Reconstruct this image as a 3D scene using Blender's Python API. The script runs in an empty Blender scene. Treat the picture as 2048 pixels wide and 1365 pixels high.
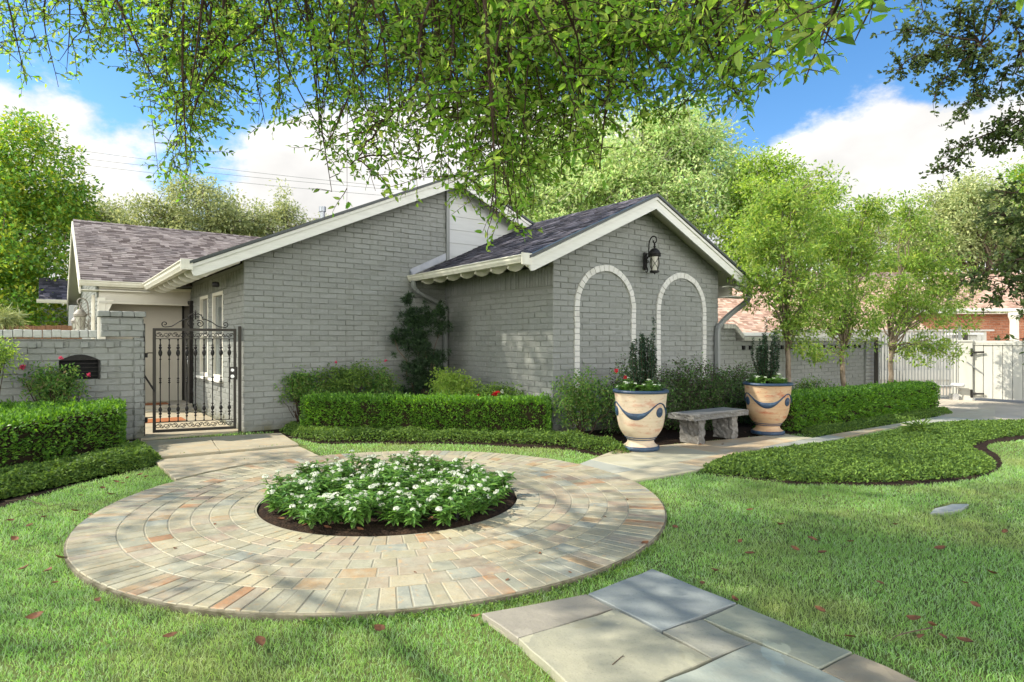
import bpy, bmesh, math, random
import numpy as np
from mathutils import Vector, Matrix
PI = math.pi
sc = bpy.context.scene
COL = sc.collection
# ------------------------------------------------------------------ camera, sky, sun, exposure
FPX, HZ, EYE = 1250.0, 682.5, 1.5
cam = bpy.data.objects.new('camera', bpy.data.cameras.new('camera'))
COL.objects.link(cam)
cam.location = (0, 0, EYE); cam.rotation_euler = (PI/2, 0, 0)
cam.data.sensor_width = 36.0; cam.data.lens = 36.0*FPX/2048.0
cam.data.clip_start = 0.05; cam.data.clip_end = 2000
sc.camera = cam
SUN_EL, SUN_AZ = math.radians(44), math.atan2(-1.0, 0.03)
to_sun = Vector((math.sin(SUN_AZ)*math.cos(SUN_EL), math.cos(SUN_AZ)*math.cos(SUN_EL), math.sin(SUN_EL)))
w = bpy.data.worlds.new("World"); sc.world = w; w.use_nodes = True
nt = w.node_tree; nt.nodes.clear()
def N(t, **k):
    n = nt.nodes.new(t)
    for a, b in k.items(): setattr(n, a, b)
    return n
sky = N('ShaderNodeTexSky', sky_type='NISHITA', sun_disc=False, sun_elevation=SUN_EL, sun_rotation=SUN_AZ, air_density=1.0, dust_density=0.3, ozone_density=2.5)
geo = N('ShaderNodeTexCoord')
# clouds: fractal noise on the sky direction, thicker towards the horizon
sep = N('ShaderNodeSeparateXYZ'); nt.links.new(geo.outputs['Generated'], sep.inputs[0])
def M(op, a, b=None, clamp=False):
    n = N('ShaderNodeMath', operation=op); n.use_clamp = clamp
    for i, v in enumerate((a, b)):
        if v is None: continue
        if isinstance(v, (int, float)): n.inputs[i].default_value = v
        else: nt.links.new(v, n.inputs[i])
    return n.outputs[0]
mp = N('ShaderNodeMapping'); mp.inputs['Scale'].default_value = (1.0, 1.0, 1.7); mp.inputs['Location'].default_value = (3.1, 0.4, 0.2)
nt.links.new(geo.outputs['Generated'], mp.inputs[0])
n1 = N('ShaderNodeTexNoise'); n1.inputs['Scale'].default_value = 2.6; n1.inputs['Detail'].default_value = 10; n1.inputs['Roughness'].default_value = 0.60
n2 = N('ShaderNodeTexNoise'); n2.inputs['Scale'].default_value = 5.0; n2.inputs['Detail'].default_value = 6
nt.links.new(mp.outputs[0], n1.inputs['Vector']); nt.links.new(mp.outputs[0], n2.inputs['Vector'])
def blob(px, py, k, amp):
    d = Vector(((px-1024)/FPX, 1, (HZ-py)/FPX)).normalized()
    v = N('ShaderNodeVectorMath', operation='DOT_PRODUCT'); v.inputs[1].default_value = d
    nt.links.new(geo.outputs['Generated'], v.inputs[0])
    t = M('MULTIPLY', M('SUBTRACT', v.outputs['Value'], 1.0), k)
    return M('MULTIPLY', M('POWER', 2.718, t), amp)
z = sep.outputs['Z']
m = M('ADD', n1.outputs['Fac'], M('MULTIPLY', M('SUBTRACT', 0.37, z), 1.35))
m = M('ADD', m, M('MULTIPLY', M('MULTIPLY', sep.outputs['Y'], -1.0, True), 0.5))  # extra cloud cover behind the camera, added for fill light
for b in [(1715,140,300,.20),(1620,330,110,.20),(1880,250,50,.24),(1100,330,60,.18),(60,200,90,.24),(430,170,40,-.24),(1530,210,90,-.24),(250,50,25,-.18),(560,300,60,.20),(1850,40,50,-.22),(1250,250,40,-.1),(1640,40,60,-.15)]:
    m = M('ADD', m, blob(*b))
ramp = N('ShaderNodeMapRange'); ramp.inputs['From Min'].default_value = 0.55; ramp.inputs['From Max'].default_value = 0.65; ramp.interpolation_type = 'SMOOTHSTEP'
nt.links.new(m, ramp.inputs['Value'])
crm = N('ShaderNodeMapRange'); crm.inputs['From Min'].default_value = 0.3; crm.inputs['From Max'].default_value = 0.7
crm.inputs['To Min'].default_value = 0.66; crm.inputs['To Max'].default_value = 1.0
nt.links.new(n2.outputs['Fac'], crm.inputs['Value'])
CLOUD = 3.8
back = N('ShaderNodeMapRange'); back.inputs['From Min'].default_value = 0.25; back.inputs['From Max'].default_value = -0.55; back.inputs['To Min'].default_value = 1.0; back.inputs['To Max'].default_value = 4.2; back.interpolation_type = 'SMOOTHSTEP'  # clouds behind the camera are brightened as an added fill light
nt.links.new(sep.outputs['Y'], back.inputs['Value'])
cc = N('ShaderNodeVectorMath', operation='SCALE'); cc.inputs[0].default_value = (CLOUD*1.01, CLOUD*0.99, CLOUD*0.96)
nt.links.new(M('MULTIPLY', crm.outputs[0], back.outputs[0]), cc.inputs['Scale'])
hs = N('ShaderNodeHueSaturation'); hs.inputs['Saturation'].default_value = 1.25; hs.inputs['Value'].default_value = 0.66
nt.links.new(sky.outputs[0], hs.inputs['Color'])
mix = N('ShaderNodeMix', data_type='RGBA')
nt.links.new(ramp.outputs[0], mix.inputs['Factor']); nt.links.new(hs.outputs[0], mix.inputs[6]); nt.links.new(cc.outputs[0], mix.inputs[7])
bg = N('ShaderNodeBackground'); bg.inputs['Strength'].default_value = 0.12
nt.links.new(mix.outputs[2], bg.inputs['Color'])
wo = N('ShaderNodeOutputWorld'); nt.links.new(bg.outputs[0], wo.inputs['Surface'])
sun = bpy.data.objects.new('sun', bpy.data.lights.new('sun', 'SUN'))
COL.objects.link(sun); sun.data.energy = 2.8; sun.data.angle = math.radians(0.6); sun.data.color = (1.0, 0.93, 0.80)
sun.rotation_euler = to_sun.to_track_quat('Z', 'Y').to_euler(); sun.location = (-30, 0, 30)
sc.view_settings.view_transform = 'Standard'; sc.view_settings.look = 'None'
sc.view_settings.exposure = 1.55; sc.view_settings.gamma = 1.0
sc.cycles.max_bounces = 7; sc.cycles.diffuse_bounces = 4; sc.cycles.glossy_bounces = 2; sc.cycles.transmission_bounces = 4
sc.cycles.transparent_max_bounces = 6; sc.cycles.use_denoising = True
sc.cycles.caustics_reflective = False; sc.cycles.caustics_refractive = False; sc.cycles.sample_clamp_indirect = 6

# ------------------------------------------------------------------ helpers
rng = np.random.default_rng(7)
random.seed(7)
def V3(a): return np.array(a, float)
def at(x, y, Y): return V3(((x-1024)/FPX*Y, Y, EYE+(HZ-y)/FPX*Y))       # photo pixel at depth Y
def gp(x, y, z=0.0):                                                      # photo pixel on a level plane
    Y = (EYE-z)*FPX/(y-HZ); return V3(((x-1024)/FPX*Y, Y, z))
P0 = V3((-4.39, 10.22, 0)); U = V3((.8007, .5990, 0)); W = V3((-.5990, .8007, 0)); UP = V3((0, 0, 1))
def H(t, s, z=0.0): return P0 + U*t + W*s + UP*z                          # house frame
HANG = math.atan2(U[1], U[0])
def tag(o, label=None, cat=None, group=None, kind=None):
    if label: o['label'] = label
    if cat: o['category'] = cat
    if group: o['group'] = group
    if kind: o['kind'] = kind
    return o
def thing(name, label, cat, loc=(0, 0, 0), rz=0.0, group=None):
    o = bpy.data.objects.new(name, None); COL.objects.link(o); o.empty_display_size = 0.2
    o.location = Vector(loc); o.rotation_euler = (0, 0, rz)
    return tag(o, label, cat, group)
def origin(p):
    r = V3((0, 0, 0))
    while p is not None: r = r + V3(p.location); p = p.parent
    return r
class MB:
    def __init__(s): s.v = []; s.f = []; s.n = 0
    def add(s, v, f):
        v = np.asarray(v, float).reshape(-1, 3)
        if not isinstance(f, list) or (len(f) and isinstance(f[0], (list, tuple))): 
            groups = {}
            for q in (f if isinstance(f, list) else f.tolist()): groups.setdefault(len(q), []).append(q)
            f = [np.array(g) for g in groups.values()]
        for g in f: s.f.append(np.asarray(g)+s.n)
        s.v.append(v); s.n += len(v); return s
    def box(s, c, d, ax=None, bev=0.0):
        """box centred c, full sizes d along axes ax"""
        ax = ax or (V3((1,0,0)), V3((0,1,0)), UP)
        hx, hy, hz = [q/2 for q in d]
        if bev <= 0:
            v = [V3(c)+ax[0]*i*hx+ax[1]*j*hy+ax[2]*k*hz for k in (-1,1) for i, j in ((-1,-1),(1,-1),(1,1),(-1,1))]
            f = [[3,2,1,0],[4,5,6,7],[0,1,5,4],[1,2,6,5],[2,3,7,6],[3,0,4,7]]
            return s.add(v, f)
        v = []; b = bev
        rings = [(-hz, b), (-hz+b, 0), (hz-b, 0), (hz, b)]
        for zz, o in rings:
            x, y = hx-o, hy-o
            c8 = [(-x+b,-y),(x-b,-y),(x,-y+b),(x,y-b),(x-b,y),(-x+b,y),(-x,y-b),(-x,-y+b)]
            v += [V3(c)+ax[0]*i+ax[1]*j+ax[2]*zz for i, j in c8]
        f = [[7,6,5,4,3,2,1,0], [24+i for i in range(8)]]
        for r in range(3):
            for i in range(8): f.append([r*8+i, r*8+(i+1)%8, r*8+8+(i+1)%8, r*8+8+i])
        return s.add(v, f)
    def bar(s, a, b, wd, th, up=UP, bev=0.0):
        a, b = V3(a), V3(b); d = b-a; L = np.linalg.norm(d); d = d/L
        x = np.cross(d, up)
        if np.linalg.norm(x) < 1e-6: x = np.cross(d, V3((1,0,0)))
        x /= np.linalg.norm(x); y = np.cross(x, d)
        return s.box((a+b)/2, (wd, L, th), (x, d, y), bev)
    def prism(s, pts, off):
        pts = np.asarray(pts, float); n = len(pts); off = V3(off)
        v = np.vstack([pts, pts+off])
        f = [list(range(n))[::-1], [n+i for i in range(n)]] + [[i, (i+1)%n, n+(i+1)%n, n+i] for i in range(n)]
        return s.add(v, f)
    def tube(s, path, rad, k=8, cap=True):
        P = np.asarray(path, float); n = len(P)
        R = np.full(n, rad) if np.isscalar(rad) else np.asarray(rad, float)
        T = np.gradient(P, axis=0); T /= np.linalg.norm(T, axis=1)[:, None]+1e-9
        ref = V3((0,0,1)) if abs(T[0][2]) < .9 else V3((1,0,0))
        x = np.cross(T[0], ref); x /= np.linalg.norm(x)
        vs = []
        for i in range(n):
            x = x - T[i]*np.dot(x, T[i]); x /= np.linalg.norm(x)+1e-9; y = np.cross(T[i], x)
            a = np.arange(k)*2*PI/k
            vs.append(P[i]+R[i]*(np.cos(a)[:,None]*x+np.sin(a)[:,None]*y))
        v = np.vstack(vs); i = np.arange(n-1)[:,None]*k; j = np.arange(k)[None,:]; j2 = (j+1)%k
        q = np.stack([i+j, i+j2, i+k+j2, i+k+j], -1).reshape(-1,4)
        f = [q]
        if cap: f += [np.arange(k)[None,::-1], (np.arange(k)+(n-1)*k)[None,:]]
        s.v.append(v)
        for g in f: s.f.append(g+s.n)
        s.n += len(v); return s
    def lathe(s, prof, k=32, c=(0,0,0)):
        pr = np.asarray(prof, float); n = len(pr); a = np.arange(k)*2*PI/k
        v = np.stack([pr[:,0][:,None]*np.cos(a), pr[:,0][:,None]*np.sin(a), np.repeat(pr[:,1][:,None], k, 1)], -1).reshape(-1,3)+V3(c)
        i = np.arange(n-1)[:,None]*k; j = np.arange(k)[None,:]; j2 = (j+1)%k
        q = np.stack([i+j, i+j2, i+k+j2, i+k+j], -1).reshape(-1,4)
        s.v.append(v); s.f.append(q+s.n); s.n += len(v); return s
    def build(s, name, mat, parent=None, smooth=False, world=True, auto=None):
        V = np.vstack(s.v); me = bpy.data.meshes.new(name)
        if parent is not None and world: V = V - origin(parent)
        me.vertices.add(len(V)); me.vertices.foreach_set('co', V.astype(np.float32).ravel())
        idx = np.concatenate([g.ravel() for g in s.f]); cnt = np.concatenate([np.full(len(g), g.shape[1]) for g in s.f])
        st = np.concatenate([[0], np.cumsum(cnt)[:-1]])
        me.loops.add(len(idx)); me.loops.foreach_set('vertex_index', idx.astype(np.int32))
        me.polygons.add(len(cnt)); me.polygons.foreach_set('loop_start', st.astype(np.int32)); me.polygons.foreach_set('loop_total', cnt.astype(np.int32))
        me.update(calc_edges=True)
        me.polygons.foreach_set('use_smooth', np.full(len(cnt), bool(smooth)))
        if smooth:
            me.polygons.foreach_set('use_smooth', np.ones(len(cnt), bool))
            if auto: me.set_sharp_from_angle(angle=math.radians(auto))
        if mat: me.materials.append(mat)
        o = bpy.data.objects.new(name, me); COL.objects.link(o)
        if parent is not None: o.parent = parent
        return o
def clip(o, planes):
    """cut away the side the (world) normal points to"""
    bm = bmesh.new(); bm.from_mesh(o.data); og = origin(o)
    for co, no in planes:
        bmesh.ops.bisect_plane(bm, geom=bm.verts[:]+bm.edges[:]+bm.faces[:], plane_co=Vector(V3(co)-og), plane_no=Vector(no), clear_outer=True)
    bm.to_mesh(o.data); bm.free(); return o
def copy_tree(o, parent=None):
    c = o.copy(); COL.objects.link(c); c.parent = parent
    if parent is None:
        pass
    for ch in [x for x in CH.get(o.name, [])]: copy_tree(ch, c)
    return c
CH = {}
def index_children():
    CH.clear()
    for x in COL.objects:
        if x.parent is not None: CH.setdefault(x.parent.name, []).append(x)
def inpoly(X, Y, poly):
    r = np.zeros(len(X), bool); n = len(poly)
    for i in range(n):
        x1, y1 = poly[i][:2]; x2, y2 = poly[(i+1)%n][:2]
        c = ((y1 > Y) != (y2 > Y)) & (X < (x2-x1)*(Y-y1)/(y2-y1+1e-12)+x1); r ^= c
    return r
def pdist(X, Y, poly):
    d = np.full(len(X), 1e9); n = len(poly)
    for i in range(n):
        a = V3(poly[i])[:2]; b = V3(poly[(i+1)%n])[:2]; ab = b-a
        t = np.clip(((X-a[0])*ab[0]+(Y-a[1])*ab[1])/(ab@ab+1e-12), 0, 1)
        d = np.minimum(d, np.hypot(X-a[0]-t*ab[0], Y-a[1]-t*ab[1]))
    return d

# ------------------------------------------------------------------ materials
def mat(name, col, rough=.7, spec=.3, metal=0.0, noise=None, bump=None, island=None, trans=0.0, coat=0.0, base=None):
    """noise: list of (scale, colour, lo, hi, detail); island: list of (pos, colour) per loose piece; bump: list of (scale, strength, distance)"""
    m = bpy.data.materials.new(name); m.use_nodes = True; t = m.node_tree; n = t.nodes; L = t.links
    b = n['Principled BSDF']; b.inputs['Roughness'].default_value = rough; b.inputs['Specular IOR Level'].default_value = spec
    b.inputs['Metallic'].default_value = metal; b.inputs['Coat Weight'].default_value = coat
    tc = n.new('ShaderNodeTexCoord'); ge = n.new('ShaderNodeNewGeometry')
    if island:
        r = n.new('ShaderNodeValToRGB'); r.color_ramp.interpolation = 'CONSTANT' if island[0] == 'C' else 'LINEAR'
        it = island[1:] if island[0] == 'C' else island
        while len(r.color_ramp.elements) < len(it): r.color_ramp.elements.new(.5)
        for e, (p, c) in zip(r.color_ramp.elements, it): e.position = p; e.color = (*c, 1)
        L.new(ge.outputs['Random Per Island'], r.inputs[0]); cur = r.outputs[0]
    else:
        rgb = n.new('ShaderNodeRGB'); rgb.outputs[0].default_value = (*col, 1); cur = rgb.outputs[0]
    for q in (noise or []):
        s_, c2, lo, hi = q[:4]
        nz = n.new('ShaderNodeTexNoise'); nz.inputs['Scale'].default_value = s_ if np.isscalar(s_) else 1.0; nz.inputs['Detail'].default_value = q[4] if len(q) > 4 else 5
        src = tc.outputs['Object']
        if not np.isscalar(s_):
            mpn = n.new('ShaderNodeMapping'); mpn.inputs['Scale'].default_value = s_; L.new(src, mpn.inputs[0]); src = mpn.outputs[0]
        L.new(src, nz.inputs['Vector'])
        mr = n.new('ShaderNodeMapRange'); mr.inputs['From Min'].default_value = lo; mr.inputs['From Max'].default_value = hi; L.new(nz.outputs['Fac'], mr.inputs['Value'])
        mx = n.new('ShaderNodeMix'); mx.data_type = 'RGBA'; L.new(mr.outputs[0], mx.inputs['Factor']); L.new(cur, mx.inputs[6]); mx.inputs[7].default_value = (*c2, 1); cur = mx.outputs[2]
    if base:                                    # splash-back stains along the foot of a wall
        sp = n.new('ShaderNodeSeparateXYZ'); L.new(tc.outputs['Object'], sp.inputs[0])
        nz = n.new('ShaderNodeTexNoise'); nz.inputs['Scale'].default_value = 3.5; nz.inputs['Detail'].default_value = 7; L.new(tc.outputs['Object'], nz.inputs['Vector'])
        ad = n.new('ShaderNodeMath'); ad.operation = 'MULTIPLY_ADD'; L.new(nz.outputs['Fac'], ad.inputs[0]); ad.inputs[1].default_value = -base[0]*2; L.new(sp.outputs['Z'], ad.inputs[2])
        mr = n.new('ShaderNodeMapRange'); mr.inputs['From Min'].default_value = -base[0]*.4; mr.inputs['From Max'].default_value = -base[0]*1.1; L.new(ad.outputs[0], mr.inputs['Value'])
        mx = n.new('ShaderNodeMix'); mx.data_type = 'RGBA'; L.new(mr.outputs[0], mx.inputs['Factor']); L.new(cur, mx.inputs[6]); mx.inputs[7].default_value = (*base[1], 1); cur = mx.outputs[2]
    L.new(cur, b.inputs['Base Color'])
    prev = None
    for s_, st, di in (bump or []):
        nz = n.new('ShaderNodeTexNoise'); nz.inputs['Scale'].default_value = s_; nz.inputs['Detail'].default_value = 5; L.new(tc.outputs['Object'], nz.inputs['Vector'])
        bp = n.new('ShaderNodeBump'); bp.inputs['Strength'].default_value = st; bp.inputs['Distance'].default_value = di
        L.new(nz.outputs['Fac'], bp.inputs['Height'])
        if prev: L.new(prev, bp.inputs['Normal'])
        prev = bp.outputs[0]
    if prev: L.new(prev, b.inputs['Normal'])
    if trans > 0:
        tr = n.new('ShaderNodeBsdfTranslucent'); ms = n.new('ShaderNodeMixShader'); ms.inputs[0].default_value = trans
        hv = n.new('ShaderNodeHueSaturation'); hv.inputs['Saturation'].default_value = 1.12; hv.inputs['Value'].default_value = 1.5; hv.inputs['Hue'].default_value = 0.485
        L.new(cur, hv.inputs['Color']); L.new(hv.outputs[0], tr.inputs['Color'])
        L.new(b.outputs[0], ms.inputs[1]); L.new(tr.outputs[0], ms.inputs[2]); L.new(ms.outputs[0], n['Material Output'].inputs[0])
    return m
def leafmat(name, cols, trans=.38, rough=.5, spec=.35, noise=None):
    k = len(cols); return mat(name, cols[0], rough, spec, island=[(i/(k-1), c) for i, c in enumerate(cols)], trans=trans, noise=noise)
GREYP = (.212, .221, .203)
m_brick = mat('painted_brick', GREYP, .55, .4, island=[(0,tuple(q*.90 for q in GREYP)),(.5,GREYP),(1,tuple(q*1.06 for q in GREYP))], base=(.32,(.13,.125,.07)), noise=[(.9, (.178,.186,.170), .42, .78, 7), (30, (.255,.264,.243), .50, .85, 3), ((9,9,1.0), (.175,.178,.155), .56, .82, 6)], bump=[(60, .35, .006), (14, .3, .008)])
m_brickside = m_brick
m_mortar = mat('painted_mortar', (.19,.197,.177), .7, .2, bump=[(50, .5, .006)])
m_white = mat('white_trim_paint', (.66,.655,.60), .5, .4, noise=[((3,3,30), (.58,.575,.52), .45, .8), (60, (.50,.49,.44), .68, .8)], bump=[(40, .15, .003)])
m_cream = mat('cream_trim_paint', (.68,.65,.56), .5, .4, noise=[(6, (.60,.56,.46), .45, .8)])
m_arch = mat('white_arch_brick', (.57,.56,.52), .6, .3, noise=[(25, (.45,.44,.40), .5, .8), (4, (.47,.46,.41), .5, .8)], bump=[(50, .4, .006)])
m_siding = mat('siding_paint', (.50,.51,.50), .5, .4, noise=[((2,2,20), (.45,.46,.45), .4, .8)])
m_sidecream = mat('courtyard_siding_paint', (.52,.49,.42), .5, .4, noise=[(3, (.47,.44,.37), .4, .8)])
m_gutter = mat('gutter_paint', (.66,.64,.55), .35, .5, noise=[((8,8,1), (.55,.52,.42), .5, .85)])
m_spout = mat('grey_downspout_paint', (.20,.21,.20), .4, .5)
m_flash = mat('galvanised_flashing', (.33,.35,.38), .35, .5, metal=.6, noise=[(8, (.25,.27,.30), .4, .8)])
m_soffit = mat('soffit_paint', (.60,.58,.50), .6, .3)
m_drip = mat('dark_drip_edge', (.035,.045,.043), .4, .5)
m_roofdark = mat('dark_shingles', (.1,.1,.1), .85, .2, island=['C',(0,(.022,.021,.026)),(.3,(.045,.042,.052)),(.6,(.072,.067,.080)),(.85,(.11,.10,.115))], noise=[(220,(.12,.115,.14),.55,.8,2)], bump=[(300,.5,.003)])
m_roofbrown = mat('weathered_brown_shingles', (.1,.1,.1), .9, .2, island=['C',(0,(.085,.065,.06)),(.22,(.19,.16,.148)),(.55,(.25,.215,.20)),(.8,(.15,.122,.113))], noise=[(1.6,(.10,.085,.085),.5,.8,4),(220,(.27,.235,.22),.55,.8,2)], bump=[(300,.5,.003)])
m_iron = mat('black_iron', (.012,.011,.010), .6, .25, noise=[(25,(.035,.03,.026),.5,.8)], bump=[(60,.2,.002)])
m_bronze = mat('gate_bronze_paint', (.028,.024,.018), .55, .3, bump=[(60,.15,.002)])
m_glass = mat('window_glass', (.10,.12,.12), .05, .8)
m_lampglass = mat('seeded_lamp_glass', (.45,.43,.36), .15, .6)
m_black = mat('black_void', (.006,.006,.007), .6, .2)
m_steel = mat('brushed_steel', (.6,.6,.6), .25, .5, metal=.9)
m_wood_door = mat('dark_door', (.012,.011,.012), .3, .5)
m_concrete = mat('concrete', (.52,.46,.36), .85, .2, noise=[(2,(.34,.31,.26),.4,.7),(40,(.50,.47,.40),.5,.8)], bump=[(90,.3,.003)])
m_bark = mat('bark', (.13,.095,.065), .9, .1, noise=[((20,20,4),(.06,.045,.035),.4,.7),(6,(.20,.16,.12),.5,.8)], bump=[(40,.8,.01)])
m_barkpale = mat('pale_bark', (.22,.175,.125), .9, .1, noise=[((18,18,6),(.10,.075,.05),.42,.68),(5,(.30,.25,.19),.5,.8)], bump=[(40,.7,.01)])
m_barkdark = mat('dark_twig_bark', (.045,.03,.022), .9, .1, noise=[(12,(.08,.055,.04),.4,.7)])
m_greytwig = mat('bare_grey_twigs', (.40,.36,.31), .9, .1)
m_soil = mat('dark_mulch', (.028,.018,.012), .95, .1, noise=[(40,(.07,.04,.025),.5,.75),(9,(.015,.010,.008),.4,.7)], bump=[(45,1.0,.03)])
# ------------------------------------------------------------------ brick, shingle and siding builders
CZ, BL = .0937, .315
def cells(T0, T1, Z0, Z1, L=BL, c=CZ, openings=(), stack=False, off=0.0):
    out = []; r = 0; z = Z0
    while z < Z1-1e-4:
        h = min(c, Z1-z); x = T0-(0 if stack else (r%2)*L/2)-off*L
        while x < T1-1e-4:
            a, b = max(x, T0), min(x+L, T1)
            segs = [(a, b)]
            for (o0, o1, p0, p1) in openings:
                if z+h*.5 > p0 and z+h*.5 < p1:
                    ns = []
                    for (a_, b_) in segs:
                        if b_ <= o0 or a_ >= o1: ns.append((a_, b_))
                        else:
                            if a_ < o0: ns.append((a_, o0))
                            if b_ > o1: ns.append((o1, b_))
                    segs = ns
            for s_ in segs:
                if s_[1]-s_[0] > .03 and h > .02: out.append((s_[0], s_[1], z, z+h))
            x += L
        z += c; r += 1
    return np.array(out)
def brickmesh(C, frame, mort=.009, depth=.011, rough=.0034, seed=1, nx=6, ny=5, proud=0.0):
    """C cells (n,4); frame(t, d, z) -> world, arrays"""
    g = np.random.default_rng(seed); n = len(C)
    a = C[:,0]+mort/2+g.normal(0,.0015,n); b = C[:,1]-mort/2+g.normal(0,.0015,n); c = C[:,2]+mort/2+g.normal(0,.0012,n); d = C[:,3]-mort/2+g.normal(0,.0012,n)
    e = .0055
    def ticks(a, b, k):
        mid = [a+(b-a)*q for q in np.linspace(0, 1, k-2)[1:-1]] if k > 4 else []
        return np.stack([a, a+e]+mid+[b-e, b], 1) if k > 4 else np.stack([a, a+e, b-e, b], 1)
    X = ticks(a, b, nx); Z = ticks(c, d, ny)
    kx, kz = X.shape[1], Z.shape[1]
    XX = np.repeat(X[:,None,:], kz, 1); ZZ = np.repeat(Z[:,:,None], kx, 2); DD = np.zeros_like(XX)
    DD[:,1:-1,1:-1] = g.normal(0, rough, (n, kz-2, kx-2))
    DD += g.normal(0, .0025, n)[:,None,None]+proud
    DD[:,0,:] -= depth; DD[:,-1,:] -= depth; DD[:,1:-1,0] -= depth; DD[:,1:-1,-1] -= depth
    XX = XX+g.normal(0, .0016, XX.shape); ZZ = ZZ+g.normal(0, .0016, ZZ.shape)
    v = frame(XX.ravel(), DD.ravel(), ZZ.ravel())
    i = np.arange(n)[:,None,None]*(kx*kz)+np.arange(kz-1)[None,:,None]*kx+np.arange(kx-1)[None,None,:]
    f = np.stack([i, i+1, i+kx+1, i+kx], -1).reshape(-1, 4)
    return v, f
def frm(O, A, Nn):
    return lambda t, d, z: V3(O)+np.outer(t, A)+np.outer(d, Nn)+np.outer(z, UP)
def wall(name, O, A, Nn, T0, T1, Z0, Z1, parent, openings=(), planes=(), seed=1, thick=.12, mt=None, extra=None, label=None, L=BL, off=0.0):
    """one wall: handmade bricks on a slab of mortar"""
    mb = MB(); C = cells(T0, T1, Z0, Z1, L=L, openings=openings, off=off)
    f_ = frm(O, A, Nn); v, f = brickmesh(C, f_, seed=seed); mb.add(v, [f])
    if extra:
        for Ce, kw in extra:
            v, f = brickmesh(np.array(Ce), f_, seed=seed+9, **kw); mb.add(v, [f])
    o = mb.build(name, mt or m_brick, parent, smooth=True, auto=28)
    sl = MB()
    xs = sorted({T0, T1} | {q for op in openings for q in op[:2] if T0 < q < T1}); zs = sorted({Z0, Z1} | {q for op in openings for q in op[2:] if Z0 < q < Z1})
    for x0, x1 in zip(xs, xs[1:]):
        for z0, z1 in zip(zs, zs[1:]):
            cx, cz_ = (x0+x1)/2, (z0+z1)/2
            if any(q[0] < cx < q[1] and q[2] < cz_ < q[3] for q in openings): continue
            x0_, x1_ = (x0+.013 if x0 == xs[0] else x0), (x1-.013 if x1 == xs[-1] else x1); cx, wdx = (x0_+x1_)/2, x1_-x0_
            sl.box(V3(O)+V3(A)*cx-V3(Nn)*(.0092+thick/2)+UP*cz_, (wdx, thick, z1-z0), (V3(A), V3(Nn), UP))
    b = sl.build('mortar', m_mortar, o)
    if planes: clip(o, planes); clip(b, planes)
    if label: o['label'] = label
    return o
def shingles(name, O, A, B, width, run, m, parent, seed=3, expo=.14, tab=.22, planes=(), lift=.0):
    """laminated shingle courses: O eave corner, A along the eave, B up the slope"""
    g = np.random.default_rng(seed); Nn = np.cross(A, B); Nn = Nn/np.linalg.norm(Nn)
    if Nn[2] < 0: Nn = -Nn
    vs = []; fs = []; n = 0; rows = int(math.ceil(run/expo))
    for r in range(rows):
        y0 = r*expo; y1 = min(y0+expo*1.15, run)
        x = -g.uniform(0, tab)
        while x < width:
            wd = g.uniform(.08, .22); a, b = max(0, x), min(width, x+wd); x += wd
            if b-a < .01: continue
            th = (.016 if g.random() < .5 else .008)+g.uniform(0, .003); yb = y0-g.uniform(0, .004)
            q = [(a, yb, 0), (b, yb, 0), (a, yb, th), (b, yb, th), (a, y1, .003), (b, y1, .003), (a, y1, 0), (b, y1, 0)]
            for (i, j, k) in q: vs.append(V3(O)+A*i+B*j+Nn*(k+lift+.002))
            fs += [[n, n+1, n+3, n+2], [n+2, n+3, n+5, n+4], [n, n+2, n+4, n+6], [n+1, n+7, n+5, n+3]]; n += 8
    mb = MB(); mb.add(vs, [np.array(fs)])
    o = mb.build(name, m, parent)
    dk = MB(); dk.prism([V3(O)+Nn*lift, V3(O)+A*width+Nn*lift, V3(O)+A*width+B*run+Nn*lift, V3(O)+B*run+Nn*lift], -Nn*.04)
    d = dk.build('roof_deck', m_drip, o)
    if planes: clip(o, planes); clip(d, planes)
    return o
def lap_siding(name, O, A, Nn, T0, T1, Z0, Z1, m, parent, lap=.18, planes=()):
    mb = MB(); z = Z0
    while z < Z1:
        h = min(lap, Z1-z)
        p = [V3(O)+V3(A)*T0+V3(Nn)*d+UP*zz for d, zz in ((0, z), (.018, z), (.006, z+h+.001), (0, z+h+.001))]
        mb.prism(p, V3(A)*(T1-T0)); z += lap
    o = mb.build(name, m, parent)
    if planes: clip(o, planes)
    return o
def gutter(name, a, b, out, m, parent, wd=.12, ht=.11):
    """K-profile gutter from a to b (top back edge), opening outwards along out"""
    out = V3(out); pr = [(0,0),(0,-ht),(.55*wd,-ht),(.62*wd,-ht*.85),(.80*wd,-ht*.55),(.86*wd,-ht*.25),(wd,-ht*.12),(wd,0),(wd*.9,0),(wd*.9,-.012),(wd*.8,-ht*.25),(wd*.5,-ht*.8),(.02,-ht*.8),(.02,0)]
    mb = MB(); mb.prism([V3(a)+out*x+UP*y for x, y in pr], V3(b)-V3(a))
    return mb.build(name, m, parent)
def smooth_path(pts, k=8):
    P = [V3(p) for p in pts]; out = []
    P = [2*P[0]-P[1]]+P+[2*P[-1]-P[-2]]
    for i in range(1, len(P)-2):
        for t in np.linspace(0, 1, k, endpoint=False):
            p0, p1, p2, p3 = P[i-1:i+3]
            out.append(.5*((2*p1)+(-p0+p2)*t+(2*p0-5*p1+4*p2-p3)*t*t+(-p0+3*p1-3*p2+p3)*t**3))
    out.append(P[-2]); return np.array(out)
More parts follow.
